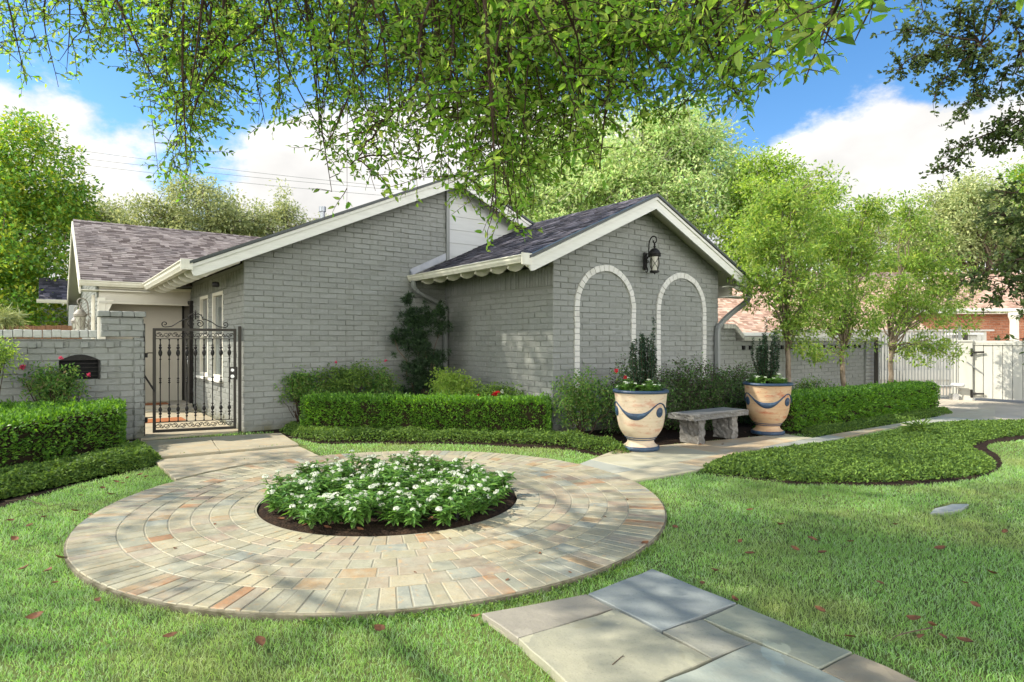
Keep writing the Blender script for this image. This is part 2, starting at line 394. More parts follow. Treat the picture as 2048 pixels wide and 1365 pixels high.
def rect_tube(name, path, a, wd, dp, m, parent, rib=()):
    """square pipe along a path lying in a vertical plane whose normal is a; rib: indices to pinch"""
    mb = MB(); P = np.asarray(path); T = np.gradient(P, axis=0); T /= np.linalg.norm(T, axis=1)[:,None]; vs = []
    for i, (p, t) in enumerate(zip(P, T)):
        b = np.cross(t, a); b /= np.linalg.norm(b); q = 1.0-(.13 if i in rib else 0)
        ww, dd, e = wd/2*q, dp/2*q, .012
        vs += [p+a*x+b*y for x, y in ((-ww+e,-dd),(ww-e,-dd),(ww,-dd+e),(ww,dd-e),(ww-e,dd),(-ww+e,dd),(-ww,dd-e),(-ww,-dd+e))]
    n = len(P); f = [[r*8+i, r*8+(i+1)%8, r*8+8+(i+1)%8, r*8+8+i] for r in range(n-1) for i in range(8)]+[list(range(8)), [(n-1)*8+i for i in range(8)]]
    mb.add(vs, f); return mb.build(name, m, parent)

# ------------------------------------------------------------------ the house
house = thing('brick_house', 'low grey painted brick house with dark shingled gables and white trim behind the round patio', 'house', tuple(H(0,0)))
tW, tE = 3.827, 8.159; sF = -3.295; sR = sF-.35
tPk, zPk = 5.877, 4.03
sl = 1.29/2.80                                  # wing roof slope
teL, teR = tW-.75, tE+.65
zL = zPk-sl*(tPk-teL); zR = zPk-sl*(teR-tPk)
mS = .44; MT, MZ = 4.0, 4.82; mEL = -.82; zME = MZ-mS*(MT-mEL)
def wr(t): return zPk-sl*abs(t-tPk)
def mr_(t): return MZ-mS*abs(t-MT)
def slope_plane(t0, z0, s_, side):              # plane through roof line, normal up-out
    n = (UP+U*s_*side); n = n/np.linalg.norm(n); return (H(t0, 0, z0), tuple(n))
drop = .10
# main gable wall
wall('gable_wall', H(0,0), U, -W, 0, tW, 0, 4.8, house, planes=[slope_plane(MT, MZ-drop, mS, -1)], seed=11)
# wing: side wall (faces left) and front wall with arches
fr = [[x, min(x+.075, -sF-.01), 2.38, 2.68] for x in np.arange(0.0, -sF-.03, .075)]
wall('wing_side_wall', H(tW, 0), -W, -U, 0, -sF, 0, 2.34, house, seed=12, extra=[(fr, dict(nx=4, ny=5))])
wall('arch_wall', H(tW, sF), U, -W, 0, tE-tW, 0, 4.1, house, planes=[slope_plane(tPk, zPk-drop, sl, -1), slope_plane(tPk, zPk-drop, sl, 1)], seed=13)
wall('wing_far_wall', H(tE, sF), W, U, 0, 3.2, 0, 2.7, house, seed=14)
mbf = MB(); mbf.box(H(tW+.07, sF/2, 2.5), (.11, 3.22, .4), (U, W, UP)); mbf.build('wall_backing', m_mortar, house)
# arches: rings of white brick
for i, (k0, k1) in enumerate(((.447, 1.896), (2.454, 3.913))):
    O = H(tW+(k0+k1)/2, sF); ro = (k1-k0)/2; ri = ro-.105; zc = 2.785-ro
    vs = []; C = []; mb = MB()
    def ringframe(t, d, z, O=O, zc=zc):       # t = angle*r0, z = radius for the crown part
        return None
    g = np.random.default_rng(30+i)
    nb = 19
    for j in range(nb):
        a0, a1 = PI*j/nb+.005, PI*(j+1)/nb-.005; o_ = g.normal(0, .002); rr = g.normal(0, .003)
        pts = [(r*math.cos(a), zc+r*math.sin(a)) for a, r in ((a0, ri+rr), ((a0+a1)/2, ri+rr), (a1, ri+rr), (a1, ro+rr), ((a0+a1)/2, ro+rr), (a0, ro+rr))]
        P = [O+U*x+UP*z_-W*(.022+o_) for x, z_ in pts]
        ctr = sum(P)/6; P2 = [ctr+(p-ctr)*.955-W*.004 for p in P]; B = [p+W*.03 for p in P]
        mb.add(B+P+P2, [[a, (a+1)%6, 6+(a+1)%6, 6+a] for a in range(6)]+[[6+a, 6+(a+1)%6, 12+(a+1)%6, 12+a] for a in range(6)]+[[12,13,14,15,16,17]])
    for sgn in (-1, 1):
        z_ = .02
        while z_ < zc-.02:
            h = .094; a, b = (ri, ro) if sgn > 0 else (-ro, -ri); o_ = g.normal(0, .003)
            P = [O+U*(x+o_)+UP*zz-W*.022 for x, zz in ((a, z_+.004), (b, z_+.004), (b, min(z_+h, zc)-.004), (a, min(z_+h, zc)-.004))]
            ctr = sum(P)/4; P2 = [ctr+(p-ctr)*.945-W*.004 for p in P]; B = [p+W*.03 for p in P]
            mb.add(B+P+P2, [[a_, (a_+1)%4, 4+(a_+1)%4, 4+a_] for a_ in range(4)]+[[4+a_, 4+(a_+1)%4, 8+(a_+1)%4, 8+a_] for a_ in range(4)]+[[8,9,10,11]])
            z_ += h
    mb.build('brick_arch', m_arch, house)
# gable siding above the wing roof, with its vertical trim
lap_siding('gable_siding', H(0, .02), U, -W, tW+.06, 8.0, 2.4, 4.8, m_siding, house, lap=.27, planes=[slope_plane(MT, MZ-drop, mS, -1), slope_plane(MT, MZ-drop, mS, 1)])
mb = MB(); mb.box(H(tW+.03, -.02, 3.45), (.07, .05, 2.5), (U, W, UP)); o = mb.build('corner_board', m_spout, house)
clip(o, [slope_plane(MT, MZ-drop, mS, -1)])
# roofs
roof_w = None
Bl = (U*(tPk-teL)+UP*(zPk-zL)); rl = np.linalg.norm(Bl); Bl = Bl/rl
Br = (-U*(teR-tPk)+UP*(zPk-zR)); rr_ = np.linalg.norm(Br); Br = Br/rr_
roof = shingles('wing_roof', H(teL, sR, zL), W, Bl, -sR, rl, m_roofdark, house, seed=21)
shingles('wing_roof_far_slope', H(teR, 0, zR), -W, Br, -sR, rr_, m_roofdark, roof, seed=22)
mb = MB()
for k in range(26):
    s0 = sR+k*.14; 
    if s0 > -.05: break
    mb.prism([H(tPk-.15, s0, zPk-.15*sl+.012), H(tPk, s0, zPk+.030), H(tPk+.15, s0, zPk-.15*sl+.012), H(tPk+.15, s0, zPk-.15*sl-.005), H(tPk, s0, zPk+.01), H(tPk-.15, s0, zPk-.15*sl-.005)], W*.19+UP*(-.008))
mb.build('ridge_cap', m_roofdark, roof)
def rakes(t0, z0, t1, z1, t2, z2, s_, parent, th=.035, hb=.21):
    """white rake boards with a thin moulding, under a dark roof edge"""
    for (a, za, b, zb) in ((t0, z0, t1, z1), (t2, z2, t1, z1)):
        if a is None: continue
        sg = 1 if b > a else -1
        mb = MB(); ang = math.atan2(zb-za, abs(b-a))
        n_ = 6; bot = []
        # lower end of the board is rounded off
        L_ = abs(b-a); e = .10
        pts = [H(a, s_, za-.03), H(b, s_, zb-.03), H(b, s_, zb-.03-hb)]
        ax_ = a+sg*e
        pts += [H(ax_, s_, za+(zb-za)*e/L_-.03-hb), H(a+sg*.04, s_, za-.03-hb*.86), H(a+sg*.01, s_, za-.03-hb*.62)]
        mb.prism(pts, W*th); mb.build('rake_board', m_white, parent)
        m2 = MB(); m2.prism([H(a, s_-.022, za-.032), H(b, s_-.022, zb-.032), H(b, s_-.022, zb-.085), H(a, s_-.022, za-.085)], W*.0215); m2.build('rake_moulding', m_white, parent)
        m3 = MB(); m3.prism([H(a-sg*.03, s_-.05, za+.012), H(b, s_-.05, zb+.016), H(b, s_-.05, zb-.028), H(a-sg*.03, s_-.05, za-.030)], W*.09); m3.build('drip_edge', m_drip, parent)
rakes(teL, zL, tPk, zPk, teR, zR, sR, roof)
# soffit under the wing overhangs
def soffit(ta, za, tb, zb, s0, s1, parent, dz=-.085):
    mb = MB(); mb.prism([H(ta, s0, za+dz), H(tb, s0, zb+dz), H(tb, s1, zb+dz), H(ta, s1, za+dz)], UP*.02); return mb.build('soffit', m_soffit, parent)
soffit(teL, zL, tPk, zPk, sR+.037, -.005, roof); soffit(teR, zR, tPk, zPk, sR+.037, -.005, roof)
# boxed return at the right eave
mb = MB(); mb.box(H(teR-.28, sF-.14, zR-.30), (.62, .30, .025), (U, W, UP)); mb.box(H(teR-.28, sF+.4, zR-.18), (.03, .9, .24), (U, W, UP)); mb.build('eave_return', m_soffit, roof)
gutter('gutter', H(teL, sR-.02, zL+.03), H(teL, -.01, zL+.01), -U, m_gutter, roof)
gutter('gutter', H(teR, sR-.0, zR+.03), H(teR, -.2, zR+.01), U, m_gutter, roof)
mb = MB(); mb.box(H(teL-.075, sR-.03, zL-.045), (.19, .02, .17), (U, W, UP)); mb.build('gutter_end_cap', m_gutter, roof)
for k in range(8):                                # scalloped rafter tails
    s_ = sR+.06+k*.455
    pr = [(0,-.02),(.62,.25),(.62,.16),(.30,-.02),(.20,-.105),(.13,-.13),(.06,-.12),(.0,-.09)]
    mb = MB(); mb.prism([H(teL+.01+x, s_, zL+y-.04) for x, y in pr], W*.05); mb.build('rafter_tail', m_soffit, roof)
mb = MB(); mb.prism([H(3.02, -.012, wr(3.05)+.02), H(tW-.01, -.012, wr(tW)+.03), H(tW-.01, -.012, wr(tW)+.17), H(3.02, -.012, wr(3.05)+.15)], -W*.014)
mb.prism([H(3.0, -.012, wr(3.05)+.02), H(3.02, -.012, wr(3.02)+.16), H(3.02, -.14, wr(3.02)+.03), H(3.0, -.14, wr(3.0))], U*.01); mb.build('step_flashing', m_flash, roof)
# main roof
mroof = thing('main_roof', None, None); mroof.parent = house; mroof.location = Vector((0,0,0))
mroof2 = None
Bm = (U*(MT-mEL)+UP*(MZ-zME)); rm = np.linalg.norm(Bm); Bm = Bm/rm
COL.objects.unlink(mroof); bpy.data.objects.remove(mroof)
mroof = shingles('main_roof', H(mEL, -.3, zME), W, Bm, 16, rm, m_roofdark, house, seed=23, expo=.28, tab=.5)
Bm2 = (-U*(MT-mEL)+UP*(MZ-zME)); Bm2 = Bm2/np.linalg.norm(Bm2)
shingles('main_roof_far_slope', H(2*MT-mEL, 16, zME), -W, Bm2, 15.9, rm, m_roofdark, mroof, seed=24, expo=.28)
t9 = 6.2
o = shingles('front_verge', H(t9, .12, mr_(t9)), -W, Bm2, .42, rm*(t9-MT)/(MT-mEL), m_roofdark, mroof, seed=25)
rakes(mEL, zME, MT, MZ, t9, mr_(t9), -.3, mroof)
soffit(mEL, zME, MT, MZ, -.26, 6, mroof); soffit(t9, mr_(t9), MT, MZ, -.26, .1, mroof)
gutter('gutter', H(mEL, -.32, zME+.035), H(mEL, 4.42, zME+.01), -U, m_gutter, mroof, wd=.14, ht=.13)
mb = MB(); mb.box(H(mEL-.07, -.33, zME-.04), (.17, .02, .16), (U, W, UP)); mb.build('gutter_end_cap', m_gutter, mroof)
for k in range(8):
    s_ = -.2+k*.58; pr = [(0,-.02),(.7,.22),(.7,.10),(.30,-.03-.055),(.2,-.15),(.12,-.15),(.04,-.12),(.0,-.08)]
    mb = MB(); mb.prism([H(mEL+.02+x, s_, zME+y-.05) for x, y in pr], W*.05); mb.build('rafter_tail', m_soffit, mroof)
# courtyard side of the main wing: brick, windows, soldier frieze, lit by the sun
wins = [(1.47, 2.36, .80, 2.42), (2.77, 3.57, .80, 2.42)]
fr = [[x, x+.075, 2.45, 2.70] for x in np.arange(0.01, 5.2, .075)]
side = wall('courtyard_wall', H(0, 0), W, -U, 0.0, 5.3, 0, 2.45, house, openings=wins, seed=15, extra=[(fr, dict(nx=4, ny=5))])
mb = MB(); mb.box(H(.07, 2.67, 2.6), (.11, 5.2, .36), (U, W, UP)); mb.build('wall_backing', m_mortar, house)
for (a, b, c, d) in wins:
    mb = MB(); f_ = .06
    for (x0, x1, z0, z1) in ((a, a+f_, c, d), (b-f_, b, c, d), (a+f_, b-f_, c, c+f_), (a+f_, b-f_, d-f_, d), (a+f_, b-f_, (c+d)/2-.02, (c+d)/2+.02)):
        mb.box(H(.03, (x0+x1)/2, (z0+z1)/2), (.07, x1-x0, z1-z0), (U, W, UP))
    wf = mb.build('window', m_cream, house)
    g_ = MB(); g_.box(H(.05, (a+b)/2, (c+d)/2), (.01, b-a-.1, d-c-.1), (U, W, UP)); g_.build('pane', m_glass, wf)
    cu = MB(); n = 26; xs = np.linspace(a+.05, b-.05, n); vv = []
    for x_, dd in zip(xs, np.sin(np.arange(n)*1.6)*.015): vv += [H(.10+dd, x_, c+.05), H(.10+dd, x_, d-.05)]
    cu.add(vv, [[2*i, 2*i+2, 2*i+3, 2*i+1] for i in range(n-1)]); cu.build('curtain', m_siding, wf)
    s_ = MB(); s_.box(H(-.03, (a+b)/2, c-.035), (.10, b-a+.06, .05), (U, W, UP), .006); s_.build('sill', m_white, wf)
# porch end wall, door, step, beam and post
sB = 5.3
lap_siding('porch_siding', H(0, sB), U, -W, -1.62, -.01, .1, 2.62, m_sidecream, house, lap=.23)
mb = MB(); mb.box(H(-.02, 4.80, 1.22), (.05, .86, 2.14), (U, W, UP), .004); dr = mb.build('door', m_wood_door, house)
mb = MB(); mb.bar(H(-.09, 4.45, 1.0), H(-.09, 4.45, 1.25), .02, .02); mb.build('handle', m_steel, dr)
mb = MB(); mb.box(H(-.035, 4.34, 1.25), (.07, .06, 2.26), (U, W, UP)); mb.box(H(-.035, 5.25, 1.25), (.07, .06, 2.26), (U, W, UP)); mb.box(H(-.035, 4.79, 2.34), (.07, .85, .08), (U, W, UP)); mb.build('door_frame', m_iron, house)
mb = MB(); mb.box(H(-.86, 4.75, .06), (1.66, 1.1, .16), (U, W, UP), .01); mb.box(H(-.86, 4.06, .02), (1.66, .3, .10), (U, W, UP), .01); mb.build('porch_step', m_concrete, house)
mb = MB(); mb.box(H(-.86, 4.62, 2.47), (1.7, .10, .30), (U, W, UP)); mb.box(H(-.86, 4.56, 2.30), (1.7, .04, .05), (U, W, UP)); mb.build('porch_beam', m_sidecream, house)
mb = MB(); mb.box(H(-.86, 4.55, 2.60), (1.7, .04, .04), (U, W, UP)); mb.box(H(-1.66, 4.62, 1.2), (.14, .14, 2.4), (U, W, UP), .008)
mb.prism([H(-1.72, 4.56, 2.35), H(-1.45, 4.56, 2.35), H(-1.5, 4.56, 2.22), H(-1.6, 4.56, 1.98), H(-1.72, 4.56, 1.9)], W*.10); mb.build('porch_post', m_cream, house)
mb = MB(); mb.lathe([(0,0),(.05,0),(.055,-.03),(.04,-.09),(0,-.12)], 14, H(-.75, 4.95, 2.42)); mb.build('porch_lamp', m_lampglass, house, smooth=True)
mb = MB(); mb.lathe([(0,.06),(.05,.05),(.06,0),(.05,-.03),(0,-.03)], 14, H(-.35, .35, 2.42)); mb.build('security_lamp', m_iron, house, smooth=True)
# cross wing
cE, cT, cR, zcr = 4.48, -2.02, 8.78, 4.60
Bc = (W*(cR-cE)+UP*(zcr-zME)); rc = np.linalg.norm(Bc); Bc = Bc/rc
croof = shingles('cross_roof', H(cT, cE, zME), U, Bc, 9, rc, m_roofbrown, house, seed=26)
Bc2 = (-W*(cR-cE)+UP*(zcr-zME)); Bc2 = Bc2/np.linalg.norm(Bc2)
shingles('cross_roof_far_slope', H(cT+9, 2*cR-cE, zME), -U, Bc2, 9, rc, m_roofbrown, croof, seed=27, expo=.28)
mb = MB()
for k in range(50): mb.prism([H(cT+k*.16, cR-.13, zcr-.03), H(cT+k*.16, cR, zcr+.03), H(cT+k*.16, cR+.13, zcr-.03)], U*.2-UP*.01)
mb.build('ridge_cap', m_roofbrown, croof)
for sg in (-1, 1):
    e = cR+sg*(cR-cE)
    mb = MB(); mb.prism([H(cT-.03, e, zME-.03), H(cT-.03, cR, zcr-.03), H(cT-.03, cR, zcr-.24), H(cT-.03, e, zME-.24)], U*.03); mb.build('rake_board', m_cream, croof)
mb = MB(); mb.prism([H(cT, cE, zME-.08), H(cT+9, cE, zME-.08), H(cT+9, cR, zcr-.08), H(cT, cR, zcr-.08)], UP*.02); mb.build('soffit', m_soffit, croof)
mb = MB(); mb.prism([H(cT, cR, zcr-.08), H(cT+9, cR, zcr-.08), H(cT+9, 2*cR-cE, zME-.08), H(cT, 2*cR-cE, zME-.08)], UP*.02); mb.build('soffit', m_soffit, croof)
mb = MB(); mb.prism([H(cT, cE, zME-.17), H(-.8, cE, zME-.17), H(-.8, cE+.45, zME-.17), H(cT, cE+.45, zME-.17)], UP*.02); mb.build('soffit', m_soffit, croof)
gutter('gutter', H(cT-.03, cE, zME+.03), H(mEL-.1, cE, zME+.03), -W, m_gutter, croof)
# end wall of the cross wing (faces left, in full sun)
wall('cross_wing_wall', H(-1.72, 4.75), W, -U, 0, 8.0, 0, 4.5, house, openings=[(.9, 1.6, 1.0, 2.2)], seed=16,
     planes=[(H(0, cR, zcr-.1), tuple((UP*1-W*mS)/np.linalg.norm(UP-W*mS))), (H(0, cR, zcr-.1), tuple((UP*1+W*mS)/np.linalg.norm(UP+W*mS)))])
mb = MB()
for x in (5.68, 6.32): mb.box(H(-1.70, x, 1.6), (.06, .06, 1.2), (U, W, UP))
mb.box(H(-1.70, 6.0, 2.17), (.06, .58, .06), (U, W, UP)); mb.box(H(-1.70, 6.0, 1.03), (.06, .58, .06), (U, W, UP)); wf = mb.build('window', m_cream, house)
mb = MB(); mb.box(H(-1.66, 6.0, 1.6), (.01, .6, 1.1), (U, W, UP)); mb.build('pane', m_glass, wf)
mb = MB(); P = smooth_path([H(-1.80, 4.72, 2.45), H(-1.80, 4.74, 2.2), H(-1.80, 4.76, 1.2), H(-1.80, 4.76, .1)], 5); rect_tube('downspout', P, W, .08, .06, m_cream, house)
# small lower roof and wall farther back on the left
mb = MB(); mb.box(H(-1.9, 13.6, 1.3), (.2, 2.2, 2.6), (U, W, UP)); mb.box(H(-2.3, 14.6, 1.3), (1.0, .2, 2.6), (U, W, UP)); mb.build('rear_wall', m_siding, house)
Bx = (W*1.6+UP*.75); Bx = Bx/np.linalg.norm(Bx); shingles('rear_roof', H(-2.75, 13.0, 2.75), U, Bx, 2.2, 1.9, m_roofdark, house, seed=28)
gutter('rear_gutter', H(-2.8, 13.0, 2.77), H(-.6, 13.0, 2.77), -W, m_gutter, house)
# downspouts of the wing
sg_ = teL-.06
P = smooth_path([H(sg_, -.16, zL-.09), H(sg_+.02, -.16, zL-.22), H(sg_+.16, -.15, zL-.33), H(sg_+.48, -.12, zL-.46), H(tW-.08, -.11, zL-.60), H(tW-.07, -.10, zL-.80), H(tW-.07, -.10, .5), H(tW-.07, -.10, .05)], 8)
rect_tube('downspout', P, W, .09, .07, m_spout, house, rib=(9,11,13,15,33,35,37,39))
sg2 = teR+.06
P = smooth_path([H(sg2, sR+.12, zR-.09), H(sg2-.0, sR+.12, zR-.25), H(sg2-.12, sR+.13, zR-.40), H(tE+.30, sF-.10, zR-.62), H(tE-.02, sF-.08, zR-.83), H(tE-.12, sF-.07, zR-1.02), H(tE-.12, sF-.07, .8), H(tE-.12, sF-.07, .05)], 8)
rect_tube('downspout', P, W, .10, .085, m_spout, house, rib=(9,11,13,29,31,33,35,37,39))
mb = MB(); mb.tube(smooth_path([H(tE+.05, sF-.05, 2.58), H(tE+.25, sF-.10, 2.60), H(tE+.36, sF-.16, 2.56)], 4), .012, 6); mb.tube([H(tE+.32, sF-.16, 2.58), H(tE+.42, sF-.30, 2.50)], .038, 12); mb.build('floodlight', m_white, house, smooth=True, auto=40)
# roof vents
for (t, s_, z0, z1, r) in ((2.735, 3.92, 4.1, 4.72, .055), (3.75, 1.2, 4.6, 5.08, .025)):
    mb = MB(); mb.lathe([(r, z0), (r, z1-.12), (r*1.5, z1-.12), (r*1.5, z1), (0, z1)], 16, H(t, s_)); mb.build('vent_pipe', m_flash, mroof, smooth=True, auto=40)

# ------------------------------------------------------------------ garden walls
gw = thing('garden_wall', 'low grey brick wall with stepped pier and corbelled dentils left of the iron gate', 'garden wall', tuple(H(-3.5, .25)))
T0w, T1w, zt = -9.0, -1.38, 1.665
dent = [[x, x+.11, 1.665-.17-CZ-.005, 1.665-.17] for x in np.arange(-8.9, -1.62, .305)]
niche = (-2.44, -1.95, .94, 1.22)
wall('wall', H(0, .25), U, -W, T0w, T1w-.10, 0, 1.53, gw, openings=[niche], seed=41, thick=.18, extra=[(dent, dict(nx=4, ny=4, proud=.035, depth=.045))], off=.3)
cap = [[x, x+.104, 1.545, 1.655] for x in np.arange(T0w, -1.98, .108)]
mb = MB()
g = np.random.default_rng(5)
for c in cap: mb.box(H((c[0]+c[1])/2, .345+g.normal(0,.003), 1.602+g.normal(0,.0025)), (.102+g.normal(0,.002), .27, .11), (U, W, UP), .008)
mb.build('coping', mat('light_coping_paint', (.42,.425,.39), .6, .3, noise=[(20,(.33,.335,.30),.45,.75)], bump=[(40,.5,.006)]), gw, smooth=True, auto=35)
# pier
mb = MB(); fpier = []
for (za, zb, ta) in ((0, 1.56, -1.52), (1.56, 1.86, -1.94)):
    C = cells(ta, T1w, za, zb, L=.30, off=.2); v, f = brickmesh(C, frm(H(0, .225), U, -W), seed=44); mb.add(v, [f])
    C = cells(0, .34, za, zb, L=.34, stack=True); v, f = brickmesh(C, frm(H(T1w, .225), W, U), seed=45); mb.add(v, [f])
mb.box(H((-1.94+T1w)/2, .40, 1.71), (T1w+1.94-.03, .32, .29), (U, W, UP)); mb.box(H((-1.52+T1w)/2, .40, .78), (T1w+1.52-.03, .32, 1.55), (U, W, UP))
pier = mb.build('pier', m_brick, gw, smooth=True, auto=28)
mb = MB()
for x in np.arange(-1.98, T1w, .155): mb.box(H(x+.078, .40, 1.905), (.15, .42, .085), (U, W, UP), .009)
mb.build('pier_coping', m_brick, pier, smooth=True, auto=35)
# arched dark mail niche
mb = MB()
a, b, c, d = niche
mb.box(H((a+b)/2, .36, (c+d)/2), (b-a-.002, .02, d-c), (U, W, UP)); nb = mb.build('niche', m_black, gw)
mb = MB(); pts = [(a-.0, d)]+[(a+(b-a)*q, d+.085*math.sin(PI*q)) for q in np.linspace(0.05, .95, 12)]+[(b, d)]
mb.prism([H(x, .225, z_) for x, z_ in pts], W*.03)
for zz in (.99, 1.05, 1.11, 1.17): mb.box(H((a+b)/2, .27, zz), (b-a-.04, .012, .012), (U, W, UP))
mb.box(H(b-.012, .25, (c+d)/2), (.02, .05, d-c), (U, W, UP)); mb.build('mail_slot', m_iron, gw)

rw = thing('garden_wall', 'grey brick garden wall with curved step and light coping behind the three small trees', 'garden wall', tuple(H(tE, sF+.12)))
S0, E0 = tE+.0, 15.6
zc1, zc2 = 1.60, 1.56
wall('wall', H(0, sF+.10), U, -W, S0, E0, 0, 1.50, rw, seed=42, thick=.18, off=.4)
v, f = brickmesh(cells(S0, S0+.75, 1.50, 1.77, L=.26), frm(H(0, sF+.10), U, -W), seed=47); mb = MB(); mb.add(v, [f])
mb.box(H(S0+.375, sF+.20, 1.64), (.74, .18, .27), (U, W, UP)); o = mb.build('stepped_top', m_brick, rw, smooth=True)
m_cop2 = mat('pale_coping_paint', (.50,.49,.44), .6, .3, noise=[(20,(.40,.39,.35),.45,.75)], bump=[(40,.5,.006)])
mb = MB()
def cope(x0, z0, x1, z1):
    n = max(1, int(math.hypot(x1-x0, z1-z0)/.09))
    for i in range(n):
        q = (i+.5)/n; d_ = V3(U*(x1-x0)+UP*(z1-z0)); d_ /= np.linalg.norm(d_); nn = np.cross(-W, d_); nn = nn if nn[2] > 0 else -nn
        mb.box(H(x0+(x1-x0)*q, sF+.18, z0+(z1-z0)*q), (math.hypot(x1-x0, z1-z0)/n-.006, .30, .095), (d_, W, nn), .007)
cope(S0+.25, 1.80, S0+.66, 1.80); cope(S0+.66, 1.79, S0+.95, 1.57); cope(S0+.95, 1.55, E0, 1.55)
mb.build('coping', m_cop2, rw, smooth=True, auto=35)
mb = MB()
for x in np.arange(S0+1.0, E0-.2, .62):
    for dx in (0, .25): mb.box(H(x+dx, sF+.085, 1.36), (.075, .05, .085), (U, W, UP))
mb.build('vent_hole', m_black, rw)
mb = MB()
C = cells(0, .42, 0, 1.55, L=.42, stack=True); v, f = brickmesh(C, frm(H(E0-.95, sF+.04), U, -W), seed=48); mb.add(v, [f]); mb.box(H(E0-.95+.21, sF+.12, .77), (.40, .13, 1.54), (U, W, UP)); mb.build('buttress', m_brick, rw, smooth=True)
# ------------------------------------------------------------------ ground, patio, paths
PC = V3((-1.12, 5.83, 0)); PR, PB = 2.48, 1.18; PT = .045
m_ground = mat('lawn_soil', (.10,.13,.04), .95, .1, noise=[(6,(.13,.16,.05),.4,.7),(30,(.10,.08,.04),.55,.8)], bump=[(30,.8,.02)])
mb = MB(); n = 60; xs = np.concatenate([[-400,-60], np.linspace(-14, 22, n), [60,400]]); ys = np.concatenate([[-300,-20], np.linspace(-4, 30, n), [60,500]])
X, Y = np.meshgrid(xs, ys); k = len(xs); i = np.arange(len(ys)-1)[:,None]*k+np.arange(k-1)[None,:]
mb.add(np.stack([X.ravel(), Y.ravel(), X.ravel()*0], -1), [np.stack([i, i+1, i+k+1, i+k], -1).reshape(-1,4)])
tag(mb.build('ground', m_ground), kind='structure')
STONE = ['C', (0,(0.280,0.252,0.171)),(.15,(0.317,0.285,0.190)),(.30,(0.295,0.244,0.173)),(.43,(0.353,0.306,0.204)),(.56,(0.244,0.252,0.211)),(.63,(0.280,0.269,0.195)),(.72,(0.375,0.328,0.214)),(.80,(0.325,0.227,0.126)),(.86,(0.280,0.213,0.154)),(.91,(0.317,0.266,0.195)),(.97,(0.325,0.181,0.091))]
m_stone = mat('cut_slate_pavers', (.4,.4,.3), .62, .35, island=STONE, noise=[(9,(.40,.375,.28),.45,.85,7),(3.0,(.27,.275,.22),.5,.85,7),(17,(.42,.29,.16),.60,.75,6),(60,(.22,.215,.17),.56,.8,4)], bump=[(26,.5,.008),(120,.3,.003)])
m_joint = mat('sandy_joint', (.29,.27,.21), .95, .1, bump=[(80,.5,.004)])
patio = thing('round_patio', None, None, tuple(PC)); tag(patio, kind='structure')
mb = MB()
def ring(r0, r1, ln, mb, seed):
    g = np.random.default_rng(seed); a = g.uniform(0, .1); rm_ = (r0+r1)/2; end = a+2*PI
    while a < end-1e-3:
        da = ln*g.uniform(.72, 1.45)/rm_ if ln > .15 else ln*g.uniform(.88, 1.15)/rm_
        if end-a-da < .5*ln/rm_: da = end-a
        j = .004/rm_; a0, a1 = a+j, a+da-j; z = PT+g.normal(0, .0012); e = .004; R0, R1 = r0+.004+g.normal(0,.001), r1-.004+g.normal(0,.001)
        K = 4 if da > .06 else 2; A = np.linspace(a0, a1, K); A2 = np.linspace(a0+e/rm_, a1-e/rm_, K)
        def P(R, A, z): return [PC+V3((R*math.cos(q), R*math.sin(q), z)) for q in A]
        v = P(R0, A, z-.02)+P(R1, A[::-1], z-.02)+P(R0, A, z-.003)+P(R1, A[::-1], z-.003)+P(R0+e, A2, z)+P(R1-e, A2[::-1], z)
        m = 2*K; f = [[l*m+i, l*m+(i+1)%m, (l+1)*m+(i+1)%m, (l+1)*m+i] for l in range(2) for i in range(m)]+[[2*m+i, 2*m+i+1, 2*m+m-2-i, 2*m+m-1-i] for i in range(K-1)]
        mb.add(v, f); a += da
rs = [(PB, 1.40, .13), (1.40, 1.57, .21), (1.57, 1.72, .23), (1.72, 1.86, .25), (1.86, 2.02, .22), (2.02, 2.20, .26), (2.20, PR, .115)]
rs = [(PB, 1.38, .10), (1.38, 1.53, .155), (1.53, 1.67, .17), (1.67, 1.83, .16), (1.83, 1.99, .165), (1.99, 2.17, .155), (2.17, PR, .092)]
for q, (r0, r1, ln) in enumerate(rs): ring(r0, r1, ln, mb, 60+q)
tag(mb.build('paving', m_stone, patio), kind='structure')
mb = MB(); mb.lathe([(PB-.012, -.02), (PB-.012, PT-.0035), (PR-.004, PT-.0035), (PR+.002, -.02)], 128, PC); tag(mb.build('joint_bed', m_joint, patio), kind='structure')
mb = MB(); mb.lathe([(PR-.02, -.02), (PR+.006, -.02), (PR+.010, PT-.012), (PR-.006, PT-.006)], 128, PC); tag(mb.build('slab_edge', mat('rough_slab_edge',(.20,.18,.13),.9,.1,noise=[(12,(.09,.08,.05),.4,.7)],bump=[(30,.9,.01)]), patio), kind='structure')
mb = MB(); pr = [(0,.035)]+[(PB*q, .035+.012*math.sin(9*q)) for q in (.3,.6,.85,.95)]+[(PB-.005, .015), (PB, -.02)]
mb.lathe(pr[::-1], 64, PC); o = mb.build('flower_bed_soil', m_soil, None, smooth=True); tag(o, kind='structure')

